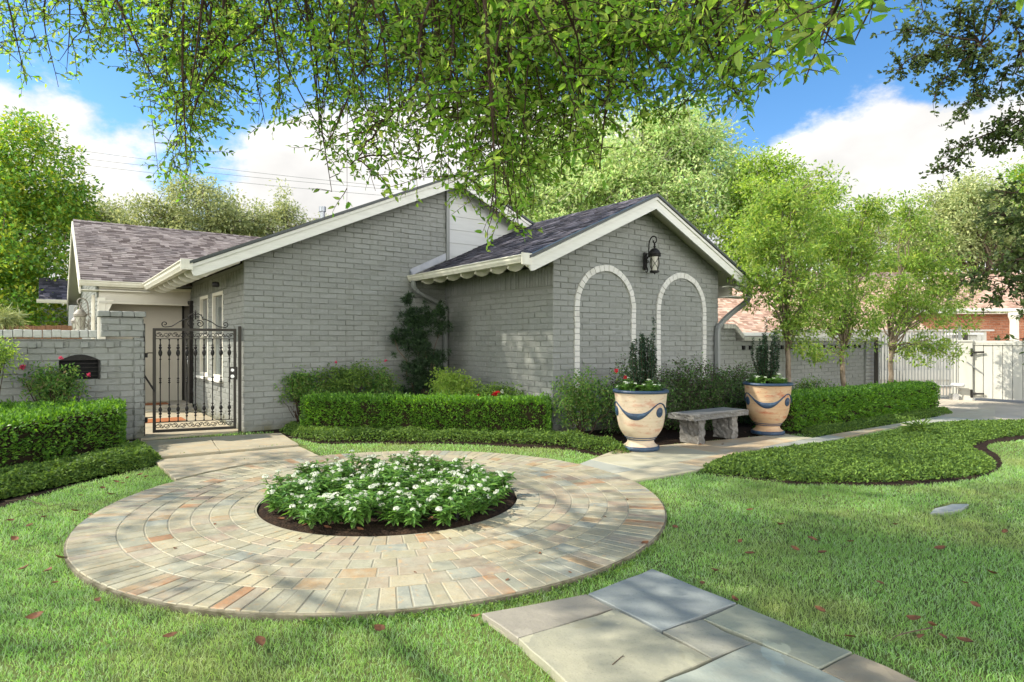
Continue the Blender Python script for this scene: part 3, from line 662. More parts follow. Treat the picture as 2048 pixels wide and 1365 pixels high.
m_flag = mat('flagstone', (.4,.4,.3), .6, .35, island=['C',(0,(.37,.33,.235)),(.25,(.30,.31,.27)),(.45,(.43,.385,.27)),(.65,(.37,.35,.25)),(.85,(.42,.32,.20))], noise=[(3,(.44,.42,.33),.5,.8,6),(1.2,(.28,.29,.24),.55,.75,6),(5,(.42,.30,.17),.66,.82,4),(90,(.26,.26,.21),.64,.8,3)], bump=[(12,.35,.01),(90,.25,.003)])
def flagmat(name, c, c2, c3): c, c2, c3 = [tuple(q*.84 for q in k) for k in (c, c2, c3)]; return mat(name, c, .6, .3, noise=[(2.6, tuple(q*.74 for q in c2), .36, .74, 8), (8, c3, .48, .8, 7), (90, tuple(q*.55 for q in c), .58, .8, 4), ((1.9,2.6,1), tuple(q*.80 for q in c), .615, .63, 6), ((3.3,2.1,1), tuple(q*1.15 for q in c), .64, .655, 7), (1.3, tuple(q*1.1 for q in c), .5, .75, 7)], bump=[(4,.5,.03),(18,.45,.010),(70,.3,.003)])
def slab(pts, z, th, mb, inset=.006, bev=.006, jit=0.0, seed=0):
    P = np.array([p[:2] for p in pts]); c = P.mean(0)
    # densify edges and wobble them a little so the cut looks hand made
    g = np.random.default_rng(seed); Q = []
    for i in range(len(P)):
        a, b = P[i], P[(i+1)%len(P)]; L_ = np.linalg.norm(b-a); m = max(1, int(L_/.12)); nrm = V3((-(b-a)[1], (b-a)[0], 0))[:2]/(L_+1e-9)
        for k_ in range(m): Q.append(a+(b-a)*k_/m+(nrm*g.normal(0, jit) if k_ else 0))
    Q = np.array(Q); d = Q-c; L_ = np.linalg.norm(d, axis=1)[:,None]
    o1 = Q-d/L_*inset; o2 = Q-d/L_*(inset+bev); m = len(Q)
    v = np.vstack([np.c_[o1, np.full(m, z-th)], np.c_[o1, np.full(m, z-bev*.6)], np.c_[o2, np.full(m, z)]])
    mb.add(v, [[l*m+i, l*m+(i+1)%m, (l+1)*m+(i+1)%m, (l+1)*m+i] for l in range(2) for i in range(m)]+[[2*m+i for i in range(m)]])
def fg(x, y): return gp(900+x/1.784, 1000+y/1.784, .04)
FS = [([(110,405),(490,335),(585,388),(240,495)], ((.30,.275,.225),(.36,.33,.27),(.25,.23,.19))),
      ([(490,335),(720,245),(1025,368),(755,468)], ((.275,.305,.30),(.32,.34,.32),(.24,.265,.27))),
      ([(240,495),(585,390),(935,568),(640,700),(520,760)], ((.36,.345,.25),(.31,.32,.27),(.40,.38,.28))),
      ([(755,468),(900,424),(1085,510),(935,566)], ((.335,.33,.265),(.38,.36,.29),(.28,.28,.24))),
      ([(900,424),(1025,370),(1440,545),(1320,605)], ((.34,.355,.27),(.29,.31,.25),(.38,.365,.27))),
      ([(640,700),(785,637),(1085,510),(1320,605),(1500,690),(1250,860),(900,900)], ((.32,.355,.31),(.36,.38,.32),(.38,.36,.28))),
      ([(1320,605),(1440,545),(1830,707),(1640,760),(1500,690)], ((.36,.30,.21),(.30,.27,.20),(.40,.34,.24)))]
walk = thing('stone_walkway', None, None, tuple(fg(800,500)*V3((1,1,0)))); tag(walk, kind='structure')
for i, (pp, cs) in enumerate(FS):
    mb = MB(); slab([fg(*p) for p in pp], .04+(.002*(i%3)), .06, mb, jit=.005, seed=i)
    tag(mb.build('flagstone', flagmat('flagstone_tone', *cs), walk), kind='structure')
mb = MB(); allp = [fg(*p) for p in ((110,405),(490,335),(720,245),(1025,368),(1440,545),(1830,707),(1250,860),(520,760),(240,495))]
slab([p*V3((1,1,0)) for p in allp], .018, .03, mb, inset=.01); tag(mb.build('walkway_joint', m_joint, walk), kind='structure')
def gz(x, y, z=.035): return gp(x, y, z)
m_gpath = flagmat('gate_path_stone', (.47,.41,.29), (.38,.35,.27), (.50,.36,.21))
mb = MB()
slab([gz(255,884), gz(420,874), gz(440,903), gz(303,915)], .038, .05, mb, jit=.003, seed=20)
slab([gz(420,874), gz(562,866), gz(598,889), gz(440,903)], .036, .05, mb, jit=.003, seed=21)
slab([gz(306,921), gz(600,894), gz(640,912), gz(500,928), gz(420,943), gz(350,960)], .040, .05, mb, jit=.003, seed=22)
slab([H(-1.45,.05), H(-.03,.05), H(-.03,1.3), H(-1.9,1.3)], .036, .05, mb, seed=23)
slab([H(-3.1,1.32), H(-.03,1.32), H(-.03,3.85), H(-3.1,3.85)], .034, .05, mb, seed=24)
gpth = mb.build('gate_path', m_gpath); tag(gpth, kind='structure')
m_mat = mat('rust_doormat',(.32,.12,.05),.95,.1,bump=[(120,.8,.006)])
mb = MB(); slab([H(-1.3,2.0), H(-.5,2.0), H(-.5,2.6), H(-1.3,2.6)], .046, .01, mb); tag(mb.build('door_mat', m_mat), 'rust coloured mat lying on the sunny courtyard stones behind the gate', 'doormat')
mb = MB(); slab([H(-1.25,4.35), H(-.45,4.35), H(-.45,4.8), H(-1.25,4.8)], .152, .01, mb)
tag(mb.build('door_mat', m_mat), 'rust coloured doormat lying on the porch step before the dark door', 'doormat')
# bench patio and path to the driveway, laid in strips along the house
BP = [gz(1232,900), gz(1570,868), gz(1600,874), gz(1625,876), gz(1905,829), gz(1990,812), gz(1990,840), gz(1800,852), gz(1620,889), gz(1545,905), gz(1395,940), gz(1262,962), gz(1150,932)]
mb = MB(); org = gz(1262,962); g = np.random.default_rng(9)
rows = [(-.9,.35),(.35,1.15),(1.15,2.2),(2.2,3.2)]
bmn = bmesh.new()
def polyclip(sub, cl):
    """Sutherland-Hodgman: sub polygon by convex rectangle cl given as (point, inward normal)"""
    out = [V3(p)[:2] for p in sub]
    for co, no in cl:
        inp, out = out, []
        for i in range(len(inp)):
            a, b = inp[i], inp[(i+1)%len(inp)]; da, db = np.dot(a-co, no), np.dot(b-co, no)
            if da >= 0: out.append(a)
            if da*db < 0: out.append(a+(b-a)*da/(da-db))
        if len(out) < 3: return []
    return out
U2, W2 = U[:2], W[:2]
for r, (b0, b1) in enumerate(rows):
    x = -4.0+g.uniform(0, .8)
    while x < 16:
        L_ = g.uniform(1.0, 1.9); o2 = org[:2]
        c_ = polyclip(BP, [(o2+U2*(x+.006), U2), (o2+U2*(x+L_-.006), -U2), (o2+W2*(b0+.006), W2), (o2+W2*(b1-.006), -W2)])
        if len(c_) >= 3: slab([V3((*p, 0)) for p in c_], .036+g.uniform(0,.004), .05, mb, inset=.001, bev=.005, seed=int(x*100)+900)
        x += L_
tag(mb.build('bench_path', m_flag), kind='structure')
mb = MB(); slab([p*V3((1,1,0)) for p in BP], .022, .03, mb, inset=0.0); tag(mb.build('path_joint', m_joint), kind='structure')
DRV = [gz(1880,832), gz(1990,812), gz(1905,800), V3((9.6,15.6,0)), V3((10,40,0)), V3((40,40,0)), V3((40,6,0)), V3((14,10.5,0)), gz(2048,842), gz(1985,842)]
DRV = [V3((9.4,14.7,0)), V3((9.4,40,0)), V3((40,40,0)), V3((40,9.0,0)), V3((13.0,11.2,0)), gz(2048,846), gz(1990,843), gz(1890,838)]
mb = MB(); P = np.array(DRV); P[:,2] = .028; mb.prism(P-V3((0,0,.06)), V3((0,0,.06))); tag(mb.build('driveway', mat('driveway_concrete', (.42,.37,.29), .85, .2, noise=[(1.5,(.34,.31,.25),.45,.7,6),(.6,(.50,.44,.35),.5,.7),(60,(.30,.27,.21),.6,.8)], bump=[(80,.3,.003)])), kind='structure')
# lone stepping stone in the lawn
mb = MB(); slab([gp(1868,1017,.03), gp(1905,1008,.03), gp(1938,1008,.03), gp(1925,1017,.03), gp(1905,1023,.03), gp(1860,1026,.03)], .03, .04, mb, seed=77, jit=.004)
tag(mb.build('stepping_stone', flagmat('pale_stepping_stone',(.34,.37,.36),(.40,.42,.40),(.28,.30,.28))), 'pale grey stepping stone half sunk in the lawn', 'stone')

# ------------------------------------------------------------------ iron garden gate
def scroll(c, r, a0, turns, ux, uz, k=26, shrink=.18):
    a = a0+np.linspace(0, turns*2*PI, k); rr = r*(1-(1-shrink)*np.linspace(0, 1, k))
    return [V3(c)+ux*(rr_*math.cos(q))+uz*(rr_*math.sin(q)) for rr_, q in zip(rr, a)]
gL = gp(281, 877); gR_ = H(-.045, .0); gdir = gR_-gL; gwid = np.linalg.norm(gdir[:2]); gdir = V3((gdir[0], gdir[1], 0))/gwid
gate = thing('iron_gate', 'black wrought iron garden gate with scroll crest and knobbed balusters beside the gable wall', 'gate', tuple(gL*V3((1,1,0))), math.atan2(gdir[1], gdir[0]))
X1, Y1 = V3((1,0,0)), V3((0,1,0))
x0, x1, zb, zt_ = .165, gwid-.065, .075, 1.70
mb = MB(); mb.box((.03, 0, .89), (.062, .062, 1.76), bev=.006); mb.build('gate_post', m_bronze, gate, world=False)
mb = MB(); mb.box((gwid-.012, 0, .87), (.05, .055, 1.74), bev=.006); mb.build('gate_post', m_bronze, gate, world=False)
mb = MB(); q = .042
mb.box((x0+q/2, 0, (zb+zt_)/2), (q, .04, zt_-zb), bev=.004).box((x1-q/2, 0, (zb+zt_)/2), (q, .04, zt_-zb), bev=.004).box(((x0+x1)/2, 0, zt_-q/2), (x1-x0-2*q, .039, q)).box(((x0+x1)/2, 0, zb+q/2), (x1-x0-2*q, .039, q))
for zz in (zt_-.165, zb+.155): mb.box(((x0+x1)/2, 0, zz), (x1-x0-2*q, .012, .012))
frame_ = mb.build('gate_frame', m_bronze, gate, world=False)
nb = 9
for i in range(nb):
    x = x0+q+(x1-x0-2*q)*(i+.5)/nb; za, zc_ = zb+.155, zt_-.165; L_ = zc_-za; pr = [(.0,za)]
    def kn(z, r, h): r *= 1.25; return [(.008, z-h), (r*.8, z-h*.5), (r, z), (r*.75, z+h*.5), (.008, z+h)]
    pr = [(0, za), (.012, za), (.012, za+.02), (.007, za+.03)]
    for (zz, r, h) in ((za+.09,.015,.02),(za+.135,.02,.02),(za+.20,.022,.045),(za+.27,.015,.015),(za+L_*.5-.03,.016,.015),(za+L_*.5,.013,.012),(za+L_*.5+.03,.016,.015),(zc_-.32,.015,.012),(zc_-.22,.024,.06),(zc_-.14,.02,.025),(zc_-.10,.016,.015)): pr += kn(zz, r, h)
    pr += [(.007, zc_-.03), (.013, zc_-.02), (.013, zc_), (0, zc_)]
    mb = MB(); mb.lathe(pr, 10, (x, 0, 0)); mb.build('baluster', m_iron, gate, smooth=True, world=False)
mb = MB(); ns = 10
for zz, zh in ((zt_-.105, .05), (zb+.098, .05)):
    for i in range(ns):
        x = x0+q+(x1-x0-2*q)*(i+.5)/ns; d = (x1-x0-2*q)/ns/2; s_ = 1 if i % 2 == 0 else -1
        pa = scroll((x-d*.35, 0, zz+s_*.006), .038, PI*1.0, .95, X1, UP*s_, 16); pb = scroll((x+d*.45, 0, zz-s_*.004), .032, 0, .95, X1, -UP*s_, 16)
        mb.tube(np.array(pa), .0052, 5); mb.tube(np.array(pb), .0052, 5); mb.tube(smooth_path([pa[0]+UP*s_*.0, V3((x, 0, zz+s_*.038)), V3((x+d*.8, 0, zz-s_*.03))], 4), .005, 5)
mb.build('scrollwork', m_iron, gate, smooth=True, world=False)
xc = (x0+x1)/2; zt2 = zt_+.005
mb = MB()
for s_ in (-1, 1):
    hw = (x1-x0)*.37
    mb.tube(np.array(scroll((xc+s_*(hw-.01), 0, zt2+.062), .048, -PI/2, 1.15, X1*s_, UP)), .0085, 6)
    mb.tube(smooth_path([(xc+s_*(hw-.01), 0, zt2+.014), (xc+s_*(hw-.11), 0, zt2+.03), (xc+s_*(hw*.52), 0, zt2+.10), (xc+s_*(hw*.28), 0, zt2+.145), (xc+s_*.10, 0, zt2+.135)], 6), .009, 6)
    mb.tube(np.array(scroll((xc+s_*.062, 0, zt2+.068), .060, PI*.75, -1.5, X1*s_, UP, 32)), .0085, 6)
    mb.tube(smooth_path([(xc+s_*.10, 0, zt2+.15), (xc+s_*.085, 0, zt2+.20), (xc+s_*.04, 0, zt2+.225), (xc, 0, zt2+.215)], 5), .008, 6)
    mb.tube(np.array(scroll((xc+s_*.035, 0, zt2+.175), .022, 0, 1.2, X1*s_, UP, 16)), .006, 5)
    for a_ in (.2, .55, .9): mb.tube([(xc+s_*.10*math.cos(a_*1.4), 0, zt2+.15+.07*math.sin(a_*1.4)), (xc+s_*.125*math.cos(a_*1.4), 0, zt2+.155+.09*math.sin(a_*1.4))], (.007), 5)
mb.tube([(xc, 0, zt2+.14), (xc, 0, zt2+.20), (xc, 0, zt2+.25), (xc, 0, zt2+.29)], [.008, .013, .009, .004], 8); mb.tube([(xc-.03, 0, zt2+.262), (xc, 0, zt2+.250), (xc+.03, 0, zt2+.262)], [.004, .008, .004], 6)
mb.build('crest', m_iron, gate, smooth=True, world=False)
mb = MB(); mb.box((x1-.045, -.005, .98), (.13, .05, .20), bev=.004); lk = mb.build('lock_plate', m_bronze, gate, world=False)
mb = MB(); mb.tube([(x1-.055, -.03, 1.03), (x1-.055, -.055, 1.03)], .026, 16); mb.build('lock_knob', m_steel, lk, smooth=True, auto=40, world=False)
mb = MB(); mb.tube([(x1-.055, -.03, .93), (x1-.055, -.06, .93)], .029, 16); mb.build('lock_knob', m_steel, lk, smooth=True, auto=40, world=False)
mb = MB()
for zz in (.28, 1.28): mb.box((.075, 0, zz), (.04, .05, .07)); mb.tube([(.09, -.01, zz+.03), (.12, -.01, zz+.035), (x0+.02, -.01, zz+.035)], .008, 6)
mb.box((.075,-.0,.28),(.03,.055,.08)); mb.build('hinge', m_iron, gate, world=False)
mb = MB(); mb.tube([(.05, -.03, .98), (x0+.03, -.03, .72)], .014, 8); mb.build('gate_closer', m_iron, gate, world=False)

# ------------------------------------------------------------------ wall lanterns
def lantern(name, label, loc, rz, s=1.0, m=m_iron, group=None):
    r = thing(name, label, 'lantern', tuple(loc), rz, group); r.scale = (s, s, s)
    mb = MB(); mb.box((0, -.012, 0), (.10, .024, .34), bev=.008).box((0, -.03, 0), (.05, .02, .26), bev=.006); mb.build('back_plate', m, r, world=False)
    mb = MB(); yc = -.24
    P = smooth_path([(0, -.04, -.10), (0, -.07, -.17), (0, -.05, -.215), (0, -.02, -.20)], 5); mb.tube(P, .010, 8)
    P = smooth_path([(0, -.04, .02), (0, -.09, .10), (0, -.10, .25), (0, -.12, .38), (0, -.19, .455), (0, -.27, .43), (0, -.285, .36), (0, -.24, .32), (0, -.21, .35), (0, -.225, .375)], 6); mb.tube(P, .012, 8)
    P = smooth_path([(0, -.04, .12), (0, -.10, .14), (0, yc+.10, .07)], 5); mb.tube(P, .009, 8)
    mb.tube(np.array(scroll((0,-.07,-.02), .035, 0, 1.2, Y1, UP, 16)), .008, 6)
    mb.tube([(0, -.262, .335), (0, yc, .30)], .007, 6)
    mb.build('bracket', m, r, smooth=True, world=False)
    mb = MB(); mb.lathe([(0,.31),(.012,.31),(.02,.295),(.012,.28),(.018,.27),(.028,.255),(.016,.24),(.02,.225),(.05,.215),(.085,.18),(.118,.125),(.122,.11),(.112,.10),(.112,.085),(.125,.08),(.125,.072),(.10,.065),(0,.065)], 28, (0, yc, 0)); mb.build('cap', m, r, smooth=True, world=False, auto=50)
    mb = MB()
    for k_ in range(8):
        a0 = k_*PI/4; p = lambda a, z_, rr: (rr*math.cos(a), yc+rr*math.sin(a), z_)
        rt, rb = .098, .078
        f_ = lambda a, u_: p(a, .07-.29*u_, rt+(rb-rt)*u_)
        if k_ % 2 == 0: mb.tube([f_(a0, 0), f_(a0, .5), f_(a0, 1)], .006, 5)
        else:
            for sg in (-1, 1): mb.tube(np.array([f_(a0+sg*PI/4*math.cos(PI*u_), u_) for u_ in np.linspace(0, 1, 9)]), .0045, 5)
    mb.lathe([(.098,.072),(.104,.066),(.098,.06)], 24, (0,yc,0)); mb.lathe([(.0,-.205),(.085,-.205),(.092,-.215),(.092,-.235),(.06,-.245),(.015,-.25),(.012,-.27),(0,-.275)], 24, (0, yc, 0)); mb.build('cage', m, r, smooth=True, world=False, auto=50)
    mb = MB(); mb.lathe([(.088,.066),(.070,-.205)], 24, (0, yc, 0)); mb.build('glass', m_lampglass, r, smooth=True, world=False)
    mb = MB(); mb.lathe([(0,-.20),(.014,-.20),(.014,-.02),(0,0)], 10, (0, yc, 0)); mb.build('candle', m_cream, r, smooth=True, world=False)
    return r
m_oldbronze = mat('weathered_pale_bronze', (.30,.27,.23), .6, .4, noise=[(12,(.18,.16,.13),.45,.75)])
lantern('wall_lantern', 'black wrought iron lantern hanging from a curled bracket above and between the two white arches', H(tW+2.13, sF-.022, 2.92), HANG, .92)
lantern('wall_lantern', 'weathered pale lantern on the courtyard wall, the one nearer the brick pier', H(-1.76, 5.30, 1.95), HANG-PI/2, 1.0, m_oldbronze, 'lanterns in the courtyard')
lantern('wall_lantern', 'weathered pale lantern on the courtyard wall, the one farther from the brick pier', H(-1.76, 6.9, 1.85), HANG-PI/2, 1.0, m_oldbronze, 'lanterns in the courtyard')

# ------------------------------------------------------------------ stone bench
bl = gp(1387, 833, .46); bc = bl+U*.675+W*.23; bc[2] = .04
m_bench = mat('rock_faced_grey_stone', (.155,.148,.135), .85, .25, noise=[(6,(.13,.128,.12),.4,.7,7),(30,(.29,.285,.27),.55,.8),(2,(.24,.225,.20),.5,.8)], bump=[(20,1.0,.02),(70,.6,.006)])
m_benchtop = mat('worn_bench_top', (.20,.193,.178), .6, .35, noise=[(5,(.15,.15,.14),.42,.7,7),(40,(.32,.31,.29),.55,.8)], bump=[(50,.4,.004)])
bench = thing('stone_bench', 'grey rock faced stone bench standing on the flagstones between the two painted urns', 'bench', tuple(bc), HANG)
def rock(c, d, amp, seed, nn=(14, 6, 5), flat_top=True):
    g = np.random.default_rng(seed); bm = bmesh.new(); bmesh.ops.create_cube(bm, size=1)
    bmesh.ops.scale(bm, vec=Vector(d), verts=bm.verts)
    for ax in range(3):
        for k_ in range(1, nn[ax]):
            co = [0,0,0]; co[ax] = -d[ax]/2+d[ax]*k_/nn[ax]; no = [0,0,0]; no[ax] = 1
            bmesh.ops.bisect_plane(bm, geom=bm.verts[:]+bm.edges[:]+bm.faces[:], plane_co=co, plane_no=no)
    for v in bm.verts:
        q = v.co; e = [abs(abs(q[i])-d[i]/2) < 1e-5 for i in range(3)]
        if not (flat_top and e[2]):
            for i in range(2):
                if e[i]: q[i] += math.copysign(1, q[i])*(g.uniform(-amp, amp*.3))
        elif e[0] or e[1]: 
            for i in range(2):
                if e[i]: q[i] += math.copysign(1, q[i])*g.uniform(-amp*.4, 0)
    V_ = np.array([v.co[:] for v in bm.verts])+V3(c); F_ = [[v.index for v in f.verts] for f in bm.faces]; bm.free(); return V_, F_
mb = MB(); mb.add(*rock((0, 0, .385), (1.32, .46, .075), .018, 1, (22, 9, 3))); mb.build('seat', m_bench, bench, world=False)
mb = MB(); mb.box((0, 0, .4265), (1.25, .39, .006)); mb.build('seat_surface', m_benchtop, bench, world=False)
for sx in (-1, 1):
    mb = MB(); mb.add(*rock((sx*.40, 0, .174), (.15, .34, .348), .022, 5+sx, (4, 8, 8), False)); mb.build('leg', m_bench, bench, world=False)

# ------------------------------------------------------------------ painted urns
m_blue = mat('blue_glaze', (.022,.045,.085), .45, .4, noise=[(14,(.05,.12,.19),.55,.85),(50,(.02,.04,.07),.5,.8)], bump=[(70,.7,.006)])
def urnmat(name, a, b_, c_):
    return mat(name, a, .55, .35, noise=[((2.5,2.5,9), b_, .40, .75, 7), ((4,4,9), c_, .56, .70, 8), ((22,22,50), c_, .60, .74, 5), ((2,2,60), tuple(q*.78 for q in a), .5, .9, 5), (7, tuple(q*.62 for q in b_), .60, .85, 8)], bump=[((30),.25,.005)])
m_urn1 = urnmat('cream_glaze', (.50,.42,.30), (.56,.44,.33), (.42,.21,.14)); m_urn2 = urnmat('ochre_glaze', (.45,.29,.16), (.50,.38,.25), (.38,.11,.05))
R = lambda zz: float(np.interp(zz, [p[1] for p in UP_], [p[0] for p in UP_]))
UP_ = [(.215,.0),(.215,.0)] 
prof = [(0,.0),(.235,.0),(.243,.012),(.243,.045),(.225,.062),(.190,.085),(.176,.115),(.178,.14),(.19,.155),(.205,.175),(.240,.215),(.272,.265),(.296,.325),(.312,.40),(.322,.48),(.330,.56),(.336,.64),(.342,.70),(.346,.745),(.352,.765)]
def urn(label, c, mu, rot):
    r = thing('planter_urn', label, 'urn', tuple(c), rot, 'painted urns flanking the bench')
    mb = MB(); mb.lathe(prof+[(.352,.79),(.325,.795),(.315,.77),(.30,.72),(0,.72)], 56); mb.build('body', mu, r, smooth=True, world=False, auto=55)
    mb = MB(); mb.lathe([(.335,.768),(.366,.770),(.374,.785),(.370,.803),(.350,.812),(.325,.810),(.312,.795),(.312,.77)], 56); mb.build('rim', m_blue, r, smooth=True, world=False)
    mb = MB(); mb.lathe([(.236,.002),(.249,.010),(.250,.046),(.236,.058),(.222,.060)], 56); mb.build('foot_ring', m_blue, r, smooth=True, world=False)
    mb = MB()
    for zz in (.150, .178): rr = float(np.interp(zz, [p[1] for p in prof[1:]], [p[0] for p in prof[1:]])); mb.lathe([(rr-.006,zz-.009),(rr+.007,zz-.006),(rr+.008,zz+.004),(rr-.004,zz+.009)], 56)
    mb.build('foot_band', m_blue, r, smooth=True, world=False)
    rad = lambda zz: float(np.interp(zz, [p[1] for p in prof[1:]], [p[0] for p in prof[1:]]))
    nS = 3
    for k_ in range(nS):
        a = np.linspace(0, 2*PI/nS, 33); ph = a*nS
        zc_ = .545+.088*np.cos(ph)+.012*np.cos(2*ph); th = .011+.036*((1-np.cos(ph))/2)**1.6
        th[(ph < .7) | (ph > 2*PI-.7)] = .009
        vs = []
        for aa, zz, t_ in zip(a, zc_, th):
            A = aa+2*PI*k_/nS
            for dz, dr in ((-t_, -.002), (-t_*.7, .009), (0, .018), (t_*.7, .012), (t_, -.002)):
                q_ = zz+dz; rr = rad(q_)+dr; vs.append((rr*math.cos(A), rr*math.sin(A), q_))
        f = [[i*5+j, (i+1)*5+j, (i+1)*5+j+1, i*5+j+1] for i in range(32) for j in range(4)]
        mb = MB(); mb.add(vs, f); mb.build('garland', m_blue, r, smooth=True, world=False)
        A = 2*PI*k_/nS; mb = MB(); vs = []; zz0 = .525; rr = rad(zz0)
        rings_ = [(.060,-.003),(.058,.010),(.049,.015),(.041,.009),(.034,.013),(.014,.014),(.009,.019)]
        for rad_, dd in rings_:
            for j in range(20):
                b_ = 2*PI*j/20; off = rad_*math.cos(b_)/rr*.95; zz = zz0+rad_*1.12*math.sin(b_); r2 = rad(zz)+dd
                vs.append((r2*math.cos(A+off), r2*math.sin(A+off), zz))
        f = [[i*20+j, i*20+(j+1)%20, (i+1)*20+(j+1)%20, (i+1)*20+j] for i in range(len(rings_)-1) for j in range(20)]+[[(len(rings_)-1)*20+j for j in range(20)]]
        mb.add(vs, f); mb.build('medallion', m_blue, r, smooth=True, world=False)
    mb = MB(); mb.lathe([(.315,.735),(.2,.755),(0,.765)], 32); mb.build('soil', m_soil, r, smooth=True, world=False)
    return r
def facing(c): return math.atan2(-c[1], -c[0])
U1 = V3((1.735, 8.43, .04)); U2_ = V3((4.03, 9.85, .04))
urn('cream glazed urn with blue garland and rim, left of the stone bench', U1, m_urn1, facing(U1)+math.radians(48))
urn('ochre and terracotta stained urn with blue garland, right of the stone bench', U2_, m_urn2, facing(U2_)+math.radians(58))

# ------------------------------------------------------------------ driveway gates, neighbour, fences, wires
KC = gp(1919, 801.5); KE = gp(2046.7, 810.5); kd = KE-KC; kd = V3((kd[0], kd[1], 0)); kd /= np.linalg.norm(kd); kn_ = V3((kd[1], -kd[0], 0)); kn_ = kn_ if kn_[0] < 0 else -kn_
m_gatepaint = mat('pale_gate_paint', (.47,.465,.41), .5, .4, noise=[((6,6,1),(.40,.395,.34),.45,.8)])
wg = thing('driveway_gate', 'solid pale wooden driveway gate of vertical boards at the right edge', 'gate', tuple(KC))
mb = MB(); x = .32; g = np.random.default_rng(3)
while x < 4.2: 
    mb.box(KC+kd*(x+.098)+kn_*g.normal(0,.0015)+UP*.78, (.186, .03, 1.36), (kd, kn_, UP), .004); x += .197
mb.build('board_panel', m_gatepaint, wg)
mb = MB(); mb.box(KC+kd*2.2-kn_*.02+UP*.78, (3.9, .02, 1.34), (kd, kn_, UP)); mb.build('backing', m_drip, wg)
mb = MB(); mb.box(KC+kd*2.25+UP*1.475, (4.0, .09, .06), (kd, kn_, UP), .004).box(KC+kd*2.25+kn_*.02+UP*1.425, (3.9, .04, .04), (kd, kn_, UP)); mb.build('top_rail', m_gatepaint, wg)
mb = MB(); mb.box(KC+kd*.16+kn_*.0+UP*.74, (.30, .16, 1.48), (kd, kn_, UP), .008); mb.box(KC+kd*.16+UP*1.50, (.34,.2,.045), (kd, kn_, UP), .006); mb.build('gate_post', m_gatepaint, wg)
mb = MB()
for zz in (1.22, .20): mb.box(KC+kd*.30+kn_*.09+UP*zz, (.05, .03, .20), (kd, kn_, UP), .005); mb.tube([KC+kd*.32+kn_*.10+UP*zz, KC+kd*.55+kn_*.06+UP*(zz+.01)], .022, 8)
mb.build('hinge', m_iron, wg)
mb = MB(); mb.tube([KC+kd*.2+kn_*.10+UP*.98, KC+kd*.5+kn_*.05+UP*.72], .014, 8); mb.build('cane_bolt', m_spout, wg)
op = thing('gate_opener', 'pale grey motor arm reaching from the gate post to the iron picket gate', 'gate opener', tuple(KC+kn_*.2))
mb = MB(); mb.box(KC+kd*.05+kn_*.22+UP*.40, (.30, .12, .10), (kd, kn_, UP), .03); mb.build('motor_housing', m_siding, op, smooth=True, auto=40)
mb = MB(); mb.tube([KC+kn_*.25+UP*.38, KC+V3((-1.25, .02, .36))],   .014, 8); mb.build('arm', m_siding, op, smooth=True)
mb = MB(); mb.box(KC+V3((-.18, -.05, .09)), (.16, .16, .18), bev=.01); mb.tube(smooth_path([KC+V3((-.1,-.05,.12)), KC+V3((.02,-.1,.06)), KC+V3((.03,-.08,.2)), KC+kn_*.22+UP*.36], 6), .012, 6); mb.build('bracket', m_steel, op)
# iron picket gate
pg = thing('picket_gate', 'dark iron picket driveway gate standing between the garden wall and the white post', 'gate', (9.72, 16.45, 0))
mb = MB(); mb2 = MB(); xa, xb = 9.72, 11.28; ya, yb = 16.45, 15.75; np_ = 25; a_, b_ = V3((xa, ya, 0)), V3((xb, yb, 0)); dd = (b_-a_)/np.linalg.norm(b_-a_)
dd2 = V3((-dd[1], dd[0], 0))
for i in range(np_+1):
    p = a_+(b_-a_)*i/np_; ht = 1.58+.20*(i/np_)**2
    mb.box(p+UP*(ht/2+.06), (.022, .022, ht), (dd, dd2, UP)); 
    if i % 2 == 0: mb.lathe([(0,ht+.16),(.008,ht+.12),(.018,ht+.085),(.01,ht+.06)], 8, tuple(p))
mb.build('pickets', m_spout, pg)
for zz in (.10, 1.42): mb2.box((a_+b_)/2+UP*zz, (np.linalg.norm(b_-a_), .035, .045), (dd, dd2, UP))
mb2.box(b_+UP*.95, (.06, .06, 1.86), (dd, dd2, UP)); mb2.build('rails', m_spout, pg)
mb = MB(); mb.box(a_-dd*.12+UP*.8, (.09, .09, 1.6), (dd, dd2, UP), .005).box(b_+dd*.12+UP*.85, (.09, .09, 1.7), (dd, dd2, UP), .005); mb.build('gate_post', m_bronze, pg)
# white fence behind the picket gate
wf_ = thing('wooden_fence', 'tall white boarded fence beyond the picket gate', 'fence', (10, 20, 0))
mb = MB()
for i in range(44): mb.box((8.2+i*.15, 19.4, .95), (.142, .025, 1.70), bev=.004)
mb.build('boards', m_gatepaint, wf_)
mb = MB(); mb.box((11.5, 19.34, .45), (6.8, .05, .30)).box((11.5, 19.36, 1.83), (6.8, .12, .05)); mb.build('rail', m_gatepaint, wf_)
gp_ = thing('gate_pier', 'white boxed pier with flat cap behind the driveway gate post', 'pier', (12.6, 17.2, 0))
mb = MB(); mb.box((12.45, 17.2, .83), (.42, .42, 1.66), bev=.01); mb.box((12.45, 16.98, 1.3), (.012,.012,.7)); mb.build('shaft', m_gatepaint, gp_)
mb = MB(); mb.box((12.45, 17.2, 1.69), (.62, .62, .06), bev=.008); mb.build('cap', m_white, gp_)
